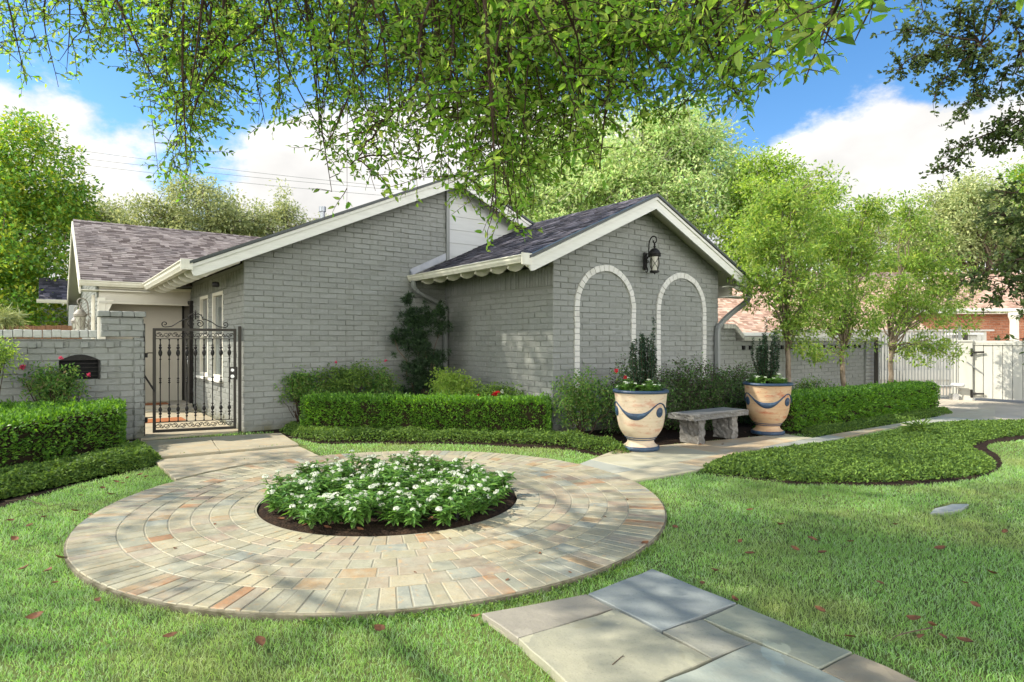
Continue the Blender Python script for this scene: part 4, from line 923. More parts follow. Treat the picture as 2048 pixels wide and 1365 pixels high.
# neighbour house
m_orange = mat('neighbour_red_brick', (.3,.12,.06), .8, .2, island=[(0,(.33,.13,.07)),(.5,(.42,.19,.11)),(1,(.27,.10,.055))], bump=[(40,.3,.006)])
m_orangejoint = mat('neighbour_mortar', (.42,.30,.22), .9, .1)
m_pinkroof = mat('terracotta_shingles', (.4,.25,.2), .9, .1, island=['C',(0,(.28,.18,.13)),(.2,(.42,.29,.215)),(.5,(.50,.37,.285)),(.8,(.36,.235,.17))], noise=[(2,(.30,.19,.15),.5,.8)])
nh = thing('neighbour_house', 'neighbouring red brick house with terracotta shingle roof beyond the driveway', 'house', (16, 23, 0))
a1 = (1,0,0)
wall('wall', (13.0, 22.6, 0), V3((1,0,0)), V3((0,-1,0)), 0, 10, 0, 2.5, nh, seed=71, mt=m_orange, L=.22)
for ob in COL.objects:
    if ob.name.startswith('mortar') and ob.parent and ob.parent.parent is nh: ob.data.materials[0] = m_orangejoint
Bn = V3((0, 4.0, 1.75)); rn = np.linalg.norm(Bn); Bn /= rn
nr = shingles('roof', (12.4, 22.1, 2.62), V3((1,0,0)), Bn, 12, rn, m_pinkroof, nh, seed=72, expo=.16)
mb = MB(); mb.box((18.3, 22.04, 2.60), (12, .10, .12)); mb.box((18.3, 22.35, 2.48), (12, .5, .03)); mb.build('fascia', m_cream, nr)
mb = MB(); mb.lathe([(0,.0),(.17,.0),(.17,.1),(.14,.14),(.13,2.2),(.16,2.3),(.18,2.35),(.18,2.5),(0,2.5)], 20, (17.6, 21.9, 0)); mb.build('porch_column', m_cream, nh, smooth=True, auto=40)
mb = MB(); mb.lathe([(0,4.0),(.12,4.0),(.12,4.45),(.2,4.45),(.2,4.55),(0,4.6)], 14, (16.1, 24.4, -.3)); mb.build('roof_vent', m_white, nr)
ng = thing('neighbour_garage', 'low outbuilding with faded terracotta shingle roof behind the small trees', 'garage', (10, 21, 0))
Bn = V3((0, 4.4, 1.95)); rn = np.linalg.norm(Bn); Bn /= rn
shingles('roof', (5.0, 19.9, 1.75), V3((1,0,0)), Bn, 8.5, rn, m_pinkroof, ng, seed=73, expo=.16)
wall('wall', (5.3, 20.3, 0), V3((1,0,0)), V3((0,-1,0)), 0, 7.8, 0, 1.7, ng, seed=74, mt=m_orange, L=.22)
mb = MB(); mb.box((9.2, 19.86, 1.72), (8.5, .08, .11)); mb.build('fascia', m_white, ng)
bf = thing('wooden_fence', 'brown weathered wooden fence glimpsed above the left garden wall', 'fence', (-14, 19, 0))
m_fence = mat('brown_fence_wood', (.20,.11,.06), .85, .1, noise=[((20,20,2),(.13,.07,.04),.4,.7)])
mb = MB(); g = np.random.default_rng(8)
for i in range(60): mb.box((-19+i*.16, 18.5, .98+g.normal(0,.008)), (.15, .02, 1.96))
mb.build('boards', m_fence, bf)
mb = MB(); mb.box((-14.2, 18.47, 1.80), (9.6, .04, .09)); mb.build('rail', m_fence, bf)
for i, (ya, yb, xe, lb) in enumerate(((262, 372, 1150, 'highest of the three thin power lines crossing the sky'), (292, 380, 1150, 'middle of the three thin power lines crossing the sky'), (312, 394, 1150, 'lowest of the three thin power lines crossing the sky'))):
    A = at(-300, ya-30-8*i, 34); B = at(xe, yb+ (30 if i==0 else 22), 40); n = 30
    P = [A+(B-A)*q-UP*(1.0*4*q*(1-q))*.55 for q in np.linspace(0, 1, n)]
    mb = MB(); mb.tube(np.array(P), .013, 5); o = mb.build('power_line', m_spout); tag(o, lb, 'power line', 'overhead power lines')
# path lights
def spot(label, c, rz, nm='spotlight', up=False, s=1.0):
    r = thing(nm, label, 'garden light', tuple(c), rz, None); r.scale = (s,)*3
    mb = MB(); mb.lathe([(0,0),(.012,0),(.012,.07),(0,.07)], 8); mb.build('stake', m_black, r, world=False)
    mb = MB()
    if up: mb.lathe([(0,.06),(.03,.06),(.035,.075),(.035,.13),(.045,.135),(.045,.15),(0,.15)], 16)
    else: mb.box((0,-.02,.09), (.16,.10,.05), bev=.01)
    h = mb.build('lamp_head', m_black, r, world=False)
    mb = MB()
    if up: mb.lathe([(.040,.151),(0,.153)], 16)
    else: mb.box((0,-.03,.118), (.13,.07,.004))
    mb.build('lens', m_steel, h, world=False); return r
spot('small black well light in the mulch at the front of the flower bed', gp(913, 1056)+V3((0,0,.03)), 0, 'path_light', True, .62)
spot('black floodlight lying low in front of the clipped hedge', gp(688, 868), .2)
# ------------------------------------------------------------------ vegetation
def unit(a): return a/(np.linalg.norm(a, axis=-1, keepdims=True)+1e-9)
def rdir(n, g): return unit(g.normal(size=(n, 3)))
def leaf_arrays(P, D, Nn, L, Wd, kind='d', fold=.18, droop=.0):
    n = len(P); D = unit(D); S = unit(np.cross(D, Nn)); Nn = np.cross(S, D)
    L = np.broadcast_to(np.asarray(L, float).reshape(-1,1), (n,1)); Wd = np.broadcast_to(np.asarray(Wd, float).reshape(-1,1), (n,1))
    if kind == 'd':
        v = np.stack([P, P+D*L*.45-S*Wd/2+Nn*Wd*fold, P+D*L-Nn*L*droop, P+D*L*.45+S*Wd/2+Nn*Wd*fold], 1).reshape(-1,3)
        i = np.arange(n)[:,None]*4; f = np.concatenate([i+np.array([[0,2,1]]), i+np.array([[0,3,2]])]); return v, [f]
    a, b = .28, .66
    m1 = P+D*L*a; m2 = P+D*L*b-Nn*L*droop*.4; tip = P+D*L-Nn*L*droop
    up = Nn*Wd*fold
    v = np.stack([P, m1-S*Wd*.46+up, m2-S*Wd*.40+up, tip, m2+S*Wd*.40+up, m1+S*Wd*.46+up, m1, m2], 1).reshape(-1,3)
    i = np.arange(n)[:,None]*8
    q = np.concatenate([i+np.array([[6,7,2,1]]), i+np.array([[6,5,4,7]])]); t = np.concatenate([i+np.array([[0,6,1]]), i+np.array([[0,5,6]]), i+np.array([[7,3,2]]), i+np.array([[7,4,3]])])
    return v, [q, t]
def leaf_obj(name, P, D, Nn, L, Wd, m, parent=None, kind='d', fold=.18, droop=0.0, world=True):
    v, f = leaf_arrays(P, D, Nn, L, Wd, kind, fold, droop); mb = MB(); mb.add(v, f); return mb.build(name, m, parent, world=world)
def cloud_leaves(C, sd, k, g, flat=.35):
    """k leaves round every cluster centre, tips outwards"""
    n = len(C)*k; c = np.repeat(C, k, 0); sd = np.repeat(np.broadcast_to(np.asarray(sd, float).reshape(-1,1), (len(C),1)), k, 0)
    o = rdir(n, g)*(g.random((n,1))**.45)*sd; o[:,2] *= .75
    D = unit(o/sd+rdir(n, g)*.7+np.array([0,0,-.15])); Nn = unit(rdir(n, g)*flat*1.6+np.array([0,0,1.0])); return c+o, D, Nn
def vnoise(P, s, seed=0):
    g = np.random.default_rng(seed); r = np.zeros(len(P))
    for _ in range(5):
        k_ = rdir(1, g)[0]*s*g.uniform(.6, 1.6); r += np.sin(P@k_+g.uniform(0, 6.28))
    return r/5
def limb(a, b, sag, n=7, wob=.0, g=rng):
    a, b = V3(a), V3(b); t = np.linspace(0, 1, n)[:,None]; P = a+(b-a)*t+UP*(4*t*(1-t))*sag
    if wob: P[1:-1] += g.normal(0, wob, (n-2, 3))
    return P
def blobs_sample(blobs, n, g, shell=.5):
    vol = np.array([b[3]*b[4]*b[5] for b in blobs])**.75; idx = g.choice(len(blobs), n, p=vol/vol.sum()); B = np.array(blobs)[idx]
    return B[:,:3]+rdir(n, g)*(g.random((n,1))**shell)*B[:,3:6]
def tree(name, label, base, blobs, ncl, per, lsize, lm, trunk_h, tr, bm_=None, group=None, csd=.45, seed=1, limbs=16, kind='d', aspect=.5, shell=.45, twigs=0, cat='tree', lean=(0,0), bare=0):
    g = np.random.default_rng(seed); base = V3(base)
    r = thing(name, label, cat, tuple(base), 0, group)
    C = blobs_sample(blobs, ncl, g, shell)
    nz = vnoise(C, 6/max(b[3] for b in blobs), seed); keep = nz > -.42; C = C[keep]
    top = base+V3((lean[0], lean[1], trunk_h)); mb = MB()
    mb.tube(limb(base-UP*.1, top, 0, 9, tr*.25, g), np.interp(np.linspace(0,1,9), [0,.08,1], [tr*1.35, tr, tr*.72]), 10)
    cen = np.array([b[:3] for b in blobs]).mean(0); tops = []
    T = C[g.choice(len(C), min(limbs, len(C)), replace=False)]
    for t_ in T:
        st = top-UP*g.uniform(0, trunk_h*.25); d_ = np.linalg.norm(t_-st); P = limb(st, t_, d_*.12, 8, d_*.025, g); mb.tube(P, np.linspace(tr*.36, tr*.05, 8), 6); tops.append(P)
    allp = np.vstack(tops)
    for c in C[g.choice(len(C), min(twigs, len(C)), replace=False)]:
        j = np.argmin(np.linalg.norm(allp-c, axis=1)); d_ = np.linalg.norm(c-allp[j]); mb.tube(limb(allp[j], c, d_*.1, 5, d_*.04, g), np.linspace(tr*.10, tr*.025, 5), 4, cap=False)
    mb.build('trunk', bm_ or m_bark, r, smooth=True)
    if bare:
        mb = MB()
        for c in C[g.choice(len(C), bare)]:
            for _ in range(3):
                e = c+rdir(1, g)[0]*g.uniform(.5, 1.3)*csd*2+UP*.5*csd; mb.tube(limb(c-UP*csd, e, .1, 5, csd*.12, g), np.linspace(tr*.05, tr*.015, 5), 3, cap=False)
        mb.build('bare_twigs', m_greytwig, r)
    P, D, Nn = cloud_leaves(C, csd*g.uniform(.6, 1.25, len(C)), per, g); n = len(P); L = lsize*g.uniform(.65, 1.25, n)
    leaf_obj('crown', P, D, Nn, L, L*aspect, lm, r, kind); return r
# leaf colours
lm_can = leafmat('canopy_leaves', [(0.113,0.257,0.042),(0.175,0.360,0.051),(0.267,0.440,0.082),(0.350,0.440,0.116),(0.092,0.189,0.045)], trans=.62, rough=.5, spec=.25)
lm_oak = leafmat('oak_leaves', [(0.043,0.073,0.026),(0.078,0.125,0.036),(0.121,0.176,0.040),(0.066,0.093,0.036)], trans=.25)
lm_bright = leafmat('bright_leaves', [(0.185,0.317,0.053),(0.277,0.427,0.074),(0.406,0.523,0.106),(0.148,0.254,0.064)], trans=.45)
lm_yell = leafmat('yellow_green_leaves', [(0.106,0.243,0.049),(0.167,0.347,0.057),(0.363,0.470,0.057),(0.092,0.208,0.057),(0.449,0.452,0.057)], trans=.42)
lm_pale = leafmat('pale_green_leaves', [(0.334,0.543,0.186),(0.471,0.558,0.240),(0.504,0.558,0.285),(0.255,0.435,0.165)], trans=.42)
lm_olive = leafmat('olive_leaves', [(0.197,0.251,0.109),(0.328,0.371,0.163),(0.437,0.459,0.197),(0.153,0.218,0.109)], trans=.35)
lm_brown = leafmat('dull_brownish_leaves', [(0.231,0.309,0.118),(0.394,0.451,0.190),(0.510,0.534,0.261),(0.185,0.282,0.118)], trans=.3)
lm_crape = leafmat('small_tree_leaves', [(0.136,0.248,0.045),(0.208,0.352,0.068),(0.305,0.444,0.102),(0.398,0.469,0.114),(0.113,0.194,0.068)], trans=.48)
lm_box = leafmat('boxwood_leaves', [(0.047,0.129,0.020),(0.086,0.211,0.026),(0.140,0.302,0.036),(0.218,0.408,0.049)], trans=.3, rough=.38)
lm_jas = leafmat('jasmine_leaves', [(0.044,0.090,0.023),(0.079,0.150,0.030),(0.130,0.211,0.038),(0.175,0.287,0.051)], trans=.25, rough=.55, spec=.2)
lm_lor = leafmat('loropetalum_leaves', [(0.030,0.074,0.019),(0.060,0.128,0.032),(0.084,0.196,0.035),(0.090,0.059,0.048),(0.048,0.039,0.032),(0.078,0.098,0.045),(0.120,0.254,0.051),(0.066,0.049,0.035)], trans=.25)
lm_rose = leafmat('rose_leaves', [(0.043,0.116,0.029),(0.079,0.188,0.037),(0.130,0.260,0.051),(0.188,0.318,0.058),(0.173,0.145,0.072)], trans=.35)
lm_dark = leafmat('podocarpus_leaves', [(0.010,0.022,0.012),(0.017,0.039,0.015),(0.029,0.059,0.022),(0.049,0.098,0.029)], trans=.15)
lm_lig = leafmat('curly_ligustrum_leaves', [(0.011,0.024,0.016),(0.020,0.043,0.024),(0.030,0.068,0.030),(0.048,0.095,0.041)], trans=.12, rough=.25, spec=.6)
lm_pen = leafmat('pentas_leaves', [(0.056,0.134,0.028),(0.090,0.202,0.039),(0.134,0.280,0.050),(0.179,0.336,0.067)], trans=.35, rough=.4)
lm_grass = leafmat('grass_blades', [(0.145,0.289,0.067),(0.209,0.407,0.095),(0.273,0.510,0.118),(0.338,0.514,0.166),(0.385,0.510,0.302),(0.193,0.374,0.099)], trans=.4, rough=.5, noise=[(.9, (.30,.32,.12), .48, .80, 5), (.5, (.10,.19,.035), .52, .8, 4)])
lm_leaf = mat('fallen_leaf', (.2,.08,.03), .7, .2, island=[(0,(.05,.026,.02)),(.4,(.12,.055,.035)),(.7,(.22,.10,.045)),(1,(.07,.03,.025))], noise=[(60,(.05,.03,.02),.5,.8)])
m_petal = mat('white_petals', (.62,.65,.55), .6, .2, trans=.2); m_red = mat('red_petals', (.55,.02,.03), .5, .2, trans=.2); m_pink = mat('pink_petals', (.60,.10,.16), .5, .2, trans=.3)
m_hedgecore = mat('shaded_hedge_core', (.030,.024,.014), .95, .05, bump=[(30,1,.02)]); m_green = mat('green_stems', (.10,.17,.05), .7, .2)

# --- hedges: clipped boxes of small leaves over a solid dark core standing in for inner shade
def hedge(label, poly, h, n, lm, L=.036, seed=1, name='boxwood_hedge', cat='hedge', group=None, core=True, wob=.03, shoots=0, kind=None, h2=None, aspect=.55):
    g = np.random.default_rng(seed); P_ = np.array([p[:2] for p in poly]); lo, hi = P_.min(0), P_.max(0)
    pts = []
    c = P_.mean(0)
    while sum(len(p) for p in pts) < n:
        m = n*3; X = g.uniform(lo[0], hi[0], m); Y = g.uniform(lo[1], hi[1], m); Z = g.random(m)*h
        ok = inpoly(X, Y, P_); X, Y, Z = X[ok], Y[ok], Z[ok]; d = pdist(X, Y, P_)
        q = np.stack([X, Y, Z], 1); w_ = wob*(vnoise(q, 9, seed)+.6*vnoise(q, 24, seed+1)); hh = h+w_
        r_ = .10*min(1, h/.4); depth = np.minimum(d-np.maximum(0, -w_), (hh-Z)); corner = np.hypot(np.maximum(0, r_-d), np.maximum(0, r_-(hh-Z)))
        holes = vnoise(q, 55, seed+7)+.8*vnoise(q, 26, seed+8); ok = (Z < hh) & (holes > -.20+.25*np.clip(Z/h, 0, 1)*-1) & (depth < .13) & (corner < r_) & (depth > 0) & (g.random(len(depth)) < np.exp(-depth/.07)); pts.append(q[ok])
    P = np.vstack(pts)[:n]; d = pdist(P[:,0], P[:,1], P_)
    e = .01; gx = (pdist(P[:,0]+e, P[:,1], P_)-d)/e; gy = (pdist(P[:,0], P[:,1]+e, P_)-d)/e
    topw = np.clip((P[:,2]-(h-.13))/.13, 0, 1)[:,None]; out = np.stack([-gx, -gy, 0*gx], 1)*(1-topw)+UP*(topw*1.2+.25)
    D = unit(out+rdir(len(P), g)*.75); Nn = unit(out*.5+UP*.6+rdir(len(P), g)*.8); Ls = L*g.uniform(.6, 1.25, len(P))
    root = thing(name, label, cat, (c[0], c[1], 0), 0, group) if kind != 'stuff' else None
    if core:
        mb = MB(); I = [V3((*(q+(c-q)/np.linalg.norm(c-q)*.09), 0)) for q in P_]
        # shrink by offsetting towards the inside
        Q = []
        for i in range(len(P_)):
            a, b, c_ = P_[i-1], P_[i], P_[(i+1)%len(P_)]; n1 = V3((-(b-a)[1], (b-a)[0], 0))[:2]; n1 /= np.linalg.norm(n1); n2 = V3((-(c_-b)[1], (c_-b)[0], 0))[:2]; n2 /= np.linalg.norm(n2)
            k_ = (n1+n2); k_ /= np.linalg.norm(k_); t_ = b+k_*.085
            if not inpoly(np.array([t_[0]]), np.array([t_[1]]), P_)[0]: t_ = b-k_*.085
            Q.append(V3((*t_, .01)))
        mb.prism(Q, UP*(h-.10)); co = mb.build('stems' if root else 'ground_cover_core', m_hedgecore, root)  # one solid block, coloured dark for the shaded inside, no separate branches
        if root is None: tag(co, kind='stuff')
    if shoots:
        S = g.choice(len(P), shoots); S = S[P[S,2] > h*.85]; k_ = 7; b_ = np.repeat(P[S], k_, 0); t_ = np.tile(np.linspace(0, 1, k_), len(S))[:,None]; dr = np.repeat(unit(UP+rdir(len(S), g)*.35)*g.uniform(.04, .10, (len(S),1)), k_, 0)
        P = np.vstack([P, b_+dr*t_]); D = np.vstack([D, unit(dr+rdir(len(dr), g)*.05)]); Nn = np.vstack([Nn, rdir(len(dr), g)]); Ls = np.concatenate([Ls, L*g.uniform(.6, 1.1, len(dr))])
    o = leaf_obj('foliage' if root else name, P, D, Nn, Ls, Ls*aspect, lm, root)
    if root is None: tag(o, kind='stuff')
    return root or o
hedge('long clipped boxwood hedge in front of the gable wall, ending at the wing corner', [(-3.42,10.05),(-2.6,9.78),(-1.2,9.62),(.57,9.42),(.62,9.95),(-1.0,10.15),(-2.5,10.32),(-3.35,10.45)], .62, 34000, lm_box, .041, 101, shoots=700, wob=.045)
hedge('bushy boxwood hedge in front of the garden wall at the left edge', [(-5.30,6.35),(-5.22,8.45),(-5.55,8.95),(-6.6,8.6),(-7.9,7.8),(-7.9,6.0),(-6.2,6.0)], .66, 32000, lm_box, .043, 102, shoots=900, wob=.045)
Ra, Rb = gp(1588,866), gp(1880,823); ux = unit(Rb-Ra); uy = V3((-ux[1], ux[0], 0))
hedge('straight clipped boxwood hedge under the three small trees', [Ra, Rb, Rb+uy*.62, Ra+uy*.62-ux*.2], .60, 40000, lm_box, .047, 103, shoots=300, wob=.02)
# --- low ground cover
def cover(name, poly, h, n, lm, L, seed, flat=.8, edge=.16):
    g = np.random.default_rng(seed); P_ = np.array([p[:2] for p in poly]); lo, hi = P_.min(0), P_.max(0); pts = []
    while sum(map(len, pts)) < n:
        X = g.uniform(lo[0], hi[0], n*2); Y = g.uniform(lo[1], hi[1], n*2); ok = inpoly(X, Y, P_); X, Y = X[ok], Y[ok]; d = pdist(X, Y, P_); q = np.stack([X, Y, 0*X], 1)
        hh = h*np.sqrt(np.clip(d/edge+.08, 0, 1))*(1+.22*vnoise(q, 11, seed)+.20*vnoise(q, 30, seed+3)+.16*vnoise(q, 4, seed+5)); z_ = hh-np.abs(g.normal(0, 1, len(X)))*h*.28; ok = z_ > 0
        q[:,2] = z_; pts.append(q[ok])
    P = np.vstack(pts)[:n]; D = unit(rdir(n, g)*np.array([1,1,.55])+UP*.25); Nn = unit(UP*flat+rdir(n, g)*.7); Ls = L*g.uniform(.6, 1.3, n)
    o = leaf_obj(name, P, D, Nn, Ls, Ls*.55, lm, None); tag(o, kind='stuff')
    mb = MB(); c = P_.mean(0); Q = P_+(P_-c)/np.linalg.norm(P_-c, axis=1)[:,None]*.05; mb.prism([V3((*q, -.02)) for q in Q], UP*.032); tag(mb.build('mulch', m_soil), kind='structure'); return Q
g1 = lambda x, y: gp(x, y)
CV = [ [g1(*p) for p in ((560,866),(585,877),(640,887),(760,886),(900,887),(1050,891),(1130,897),(1225,915),(1262,912),(1240,898),(1190,886),(1100,876),(900,870),(740,868),(620,862),(580,856))],
       [g1(*p) for p in ((-60,1030),(0,1004),(80,985),(150,968),(230,950),(290,940),(322,926),(300,905),(262,905),(235,915),(140,940),(0,965),(-60,985))],
       [g1(*p) for p in ((1625,878),(1700,868),(1800,850),(1905,830),(1895,822),(1860,826),(1700,852),(1600,868))] ]
cover('ground_cover', CV[0], .15, 26000, lm_jas, .034, 111); cover('ground_cover', CV[1], .17, 30000, lm_jas, .036, 112); cover('ground_cover', CV[2], .12, 17000, lm_jas, .032, 113)
BED = [g1(*p) for p in ((1398,948),(1420,930),(1480,914),(1560,903),(1640,893),(1720,880),(1790,866),(1830,856),(1900,850),(2000,847),(2110,845),(2160,858),(2100,868),(2010,876),(1955,888),(1945,900),(1970,912),(1990,930),(1975,948),(1900,960),(1800,966),(1700,968),(1600,967),(1500,958),(1430,952))]
def closed(P, k=5):
    P = [V3(p) for p in P]; n = len(P); out = []
    for i in range(n):
        p0, p1, p2, p3 = P[i-1], P[i], P[(i+1)%n], P[(i+2)%n]
        for t in np.linspace(0, 1, k, endpoint=False): out.append(.5*((2*p1)+(-p0+p2)*t+(2*p0-5*p1+4*p2-p3)*t*t+(-p0+3*p1-3*p2+p3)*t**3))
    return out
BED = closed(BED, 4)
BEDm = cover('jasmine_bed', BED, .088, 95000, lm_jas, .034, 114, edge=.2)
MUL = closed([g1(*p)+UP*.006 for p in ((1560,966),(1680,972),(1800,973),(1900,967),(1975,953),(2004,932),(1996,912),(1975,898),(1985,888),(2040,881),(2120,873),(2120,850),(1900,870),(1700,930))], 5)
mb = MB(); P = MUL; mb.prism([p-UP*.05 for p in P], UP*.052); tag(mb.build('mulch', m_soil), kind='structure')
mb = MB(); P = [g1(*p)+UP*.004 for p in ((545,862),(640,905),(1130,905),(1245,925),(1290,905))]+[H(8.0,-3.35), H(3.9,-3.3), H(3.8,-.02), H(.02,-.02)]; 
P = [H(.02,-.02,.004), g1(548,866), g1(590,879), g1(640,889), g1(900,889), g1(1130,900), g1(1235,920), g1(1262,900), g1(1400,886), g1(1560,872), g1(1592,870), g1(1700,868), g1(1905,832), H(15.5,-3.3), H(3.9,-3.3), H(3.8,-.02)]
for i, p in enumerate(P): p[2] = -.03
mb.prism(P, UP*.045); tag(mb.build('planting_bed', m_soil), kind='structure')
mb = MB(); P = [V3((-8.5,5.8,-.03)), g1(-60,1036), g1(150,972), g1(322,932), g1(300,900), g1(262,888), H(-1.5,.2), H(-5,.2)]
for p in P: p[2] = -.03
mb.prism(P, UP*.042); tag(mb.build('planting_bed', m_soil), kind='structure')

# --- lawn grass, left out where paving and beds lie
g = np.random.default_rng(200)
def lawn(n, x0, x1, y0, y1, hgt, wd):
    X = g.uniform(x0, x1, n); Y = g.uniform(y0, y1, n)
    ok = np.hypot(X-PC[0], Y-PC[1]) > PR-.004
    vis = (np.abs(X) < Y*.86+2.2); ok &= vis
    WK = np.array([p[:2] for p in allp]); ok &= ~inpoly(X, Y, WK)
    NOL = [BP, BED, MUL, DRV,
           [g1(255,884), g1(562,866), g1(640,912), g1(345,962), g1(300,915)],
           [H(.02,-.02), g1(548,866), g1(590,879), g1(640,889), g1(900,889), g1(1130,900), g1(1235,920), g1(1262,900), g1(1400,886), g1(1560,872), g1(1592,870), g1(1700,868), g1(1905,832), H(30,-3), H(30,20), H(-20,20), H(-20,0), H(-1.5,0)],
           [V3((-8.5,5.8,0)), g1(-60,1036), g1(150,972), g1(322,932), g1(300,900), g1(262,888), H(-1.5,.2), H(-9,.2)],
           [gp(1868,1017), gp(1905,1006), gp(1938,1008), gp(1925,1018), gp(1905,1023), gp(1860,1026)]]
    for q in NOL:
        ok &= ~inpoly(X, Y, np.array([p[:2] for p in q]))
    X, Y = X[ok], Y[ok]; n = len(X); P = np.stack([X, Y, 0*X], 1)
    tuft = vnoise(P, 5, 3)*.25+vnoise(P, 22, 4)*.25; h = hgt*g.uniform(.55, 1.2, n)*(1+tuft)
    dr = unit(UP*1.0+np.stack([g.normal(0,.45,n), g.normal(0,.45,n), 0*X], 1)); side = unit(np.cross(dr, rdir(n, g))); bend = unit(np.stack([g.normal(size=n), g.normal(size=n), 0*X], 1))
    w_ = (wd*g.uniform(.7,1.3,n))[:,None]; h = h[:,None]
    mid = P+dr*h*.55; tip = P+dr*h*.95+bend*h*.38
    v = np.stack([P-side*w_/2-UP*.004, P+side*w_/2-UP*.004, mid+side*w_*.42, mid-side*w_*.42, tip], 1).reshape(-1,3); i = np.arange(n)[:,None]*5
    return v, [i+np.array([[0,1,2,3]])], [i+np.array([[3,2,4]])], n
mb = MB()
for a in ((225000, -6.2, 6.2, 2.0, 4.6, .036, .0036), (270000, -9.5, 10, 4.6, 8.0, .037, .0050), (190000, -10, 16, 8.0, 13.0, .038, .0085)):
    v, q, t, n = lawn(*a); mb.add(v, q+t)
tag(mb.build('lawn_grass', lm_grass), kind='stuff')
# strip of weeds between patio edge and walkway
def tufts(name, pts, n, spread, lm, seed):
    g = np.random.default_rng(seed); pts = np.array(pts); P = pts[g.integers(0, len(pts), n)]+np.stack([g.normal(0,spread,n), g.normal(0,spread,n), np.abs(g.normal(0,.012,n))], 1)
    return tag(leaf_obj(name, P, unit(rdir(n, g)+UP*.5), unit(UP+rdir(n, g)*.6), .022*g.uniform(.5,1.3,n), .012, lm), kind='stuff')
tufts('joint_weeds', [PC+V3((math.cos(a)*(PR+.05), math.sin(a)*(PR+.05), 0)) for a in np.linspace(-1.55, -.55, 40)], 1500, .02, lm_jas, 5)
tufts('joint_weeds', [gp(x, y) for x, y in zip(np.linspace(306,600,40), np.linspace(918,892,40))], 900, .025, lm_jas, 6)
tufts('joint_weeds', [gp(x, y) for x, y in zip(np.linspace(350,640,40), [955-45*(1-(1-q)**1.7) for q in np.linspace(0,1,40)])], 900, .03, lm_jas, 7)

# --- fallen leaves, each one its own
def fallen(label, pts, group, seed, smin=.05, smax=.085):
    g = np.random.default_rng(seed)
    for (x, y) in pts:
        c = gp(x, y); n = 9; a = np.linspace(-1, 1, n); s_ = g.uniform(smin, smax); z0 = .045 if np.hypot(*(c-PC)[:2]) < PR or inpoly(np.array([c[0]]), np.array([c[1]]), np.array([p[:2] for p in allp]))[0] else .04
        mb = MB(); th = np.linspace(0, PI, n); wv = np.sin(th)**.8*.32*s_; cu = g.uniform(.1, .5)
        vs = []; fs = []
        for i in range(n):
            x_ = a[i]*s_/2; zc = cu*s_*(a[i]**2)*.5
            vs += [(x_, -wv[i], zc+wv[i]*.5), (x_, 0, zc), (x_, wv[i], zc+wv[i]*.4)]
        for i in range(n-1): fs += [[i*3, i*3+3, i*3+4, i*3+1], [i*3+1, i*3+4, i*3+5, i*3+2]]
        vs += [(s_*.5, .001, cu*s_*.5), (s_*.68, .001, cu*s_*.5), (s_*.68, -.001, cu*s_*.5), (s_*.5, -.001, cu*s_*.5)]; fs.append([n*3, n*3+1, n*3+2, n*3+3])
        mb.add(vs, fs); o = mb.build('fallen_leaf', lm_leaf, None, smooth=True, world=False); o.location = (c[0], c[1], z0); o.rotation_euler = (g.uniform(-.35,.35), g.uniform(-.35,.35), g.uniform(0, 6.28)); tag(o, label, 'leaf', group)
fallen('small curled brown fallen leaf lying in the lawn grass', [(1430,1155),(1645,1118),(1700,1095),(1590,1110),(1985,1160),(1640,1235),(1830,1255),(1842,1290),(1700,1290),(1405,1180),(1950,1225),(1350,1065),(195,1215),(110,1180),(255,965),(245,975),(130,950),(160,1000),(75,1030),(95,1155),(70,1250),(30,1090),(1560,1060),(1500,1030),(1880,1110),(2010,1075),(1760,1180),(1290,1100),(340,1290),(520,1300),(60,1062),(88,1045),(205,985),(222,998),(232,972),(280,958),(292,962),(150,1032),(20,1052),(48,1150),(120,1128),(1500,1120),(1480,1095),(1885,1290),(1865,1268),(1930,1180),(1625,1090),(1790,1060),(1930,1300),(950,1250),(760,1275),(40,990),(180,1040),(1470,1215)], 'brown leaves fallen on the lawn', 300)
fallen('tiny dry brown leaf lying on the round slate paving', [(1140,1160),(1255,1010),(1080,1120),(600,1090),(430,1060),(385,1010),(1210,1045),(900,1090),(350,1110),(830,1160),(1015,1175)], 'leaves on the patio', 301, .025, .045)
fallen('rust orange leaf lying on the mulch at the edge of the flower bed', [(668,1053),(655,1068),(720,1072),(862,1050),(560,1050),(1000,1010),(610,1062)], 'leaves on the flower bed mulch', 302, .06, .09)
fallen('brown leaf lying on the flagstones below the stone bench', [(1445,895),(1490,870),(1400,895)], 'leaves under the bench', 303)
def sticks(label, pts, z=.05, r=.004):
    P = smooth_path([gp(x, y)+UP*z for x, y in pts], 5); mb = MB(); mb.tube(P, np.linspace(r, r*.4, len(P)), 5); m_ = len(P)//2; mb.tube([P[m_], P[m_]+V3((.02,.015,.004)), P[m_]+V3((.035,.03,.0))], r*.5, 4); tag(mb.build('fallen_twig', m_bark, None, smooth=True), label, 'twig')
sticks('long bent twig lying on the grass left of the round patio', [(10,1014),(50,1010),(75,1018),(95,1024),(130,1018)]); sticks('short forked twig lying on the big beige flagstone', [(1225,1350),(1236,1340),(1247,1330)], .046, .0025)
sticks('thin twig lying in the grass at the lower right', [(1865,1275),(1800,1290),(1780,1303)], .05)

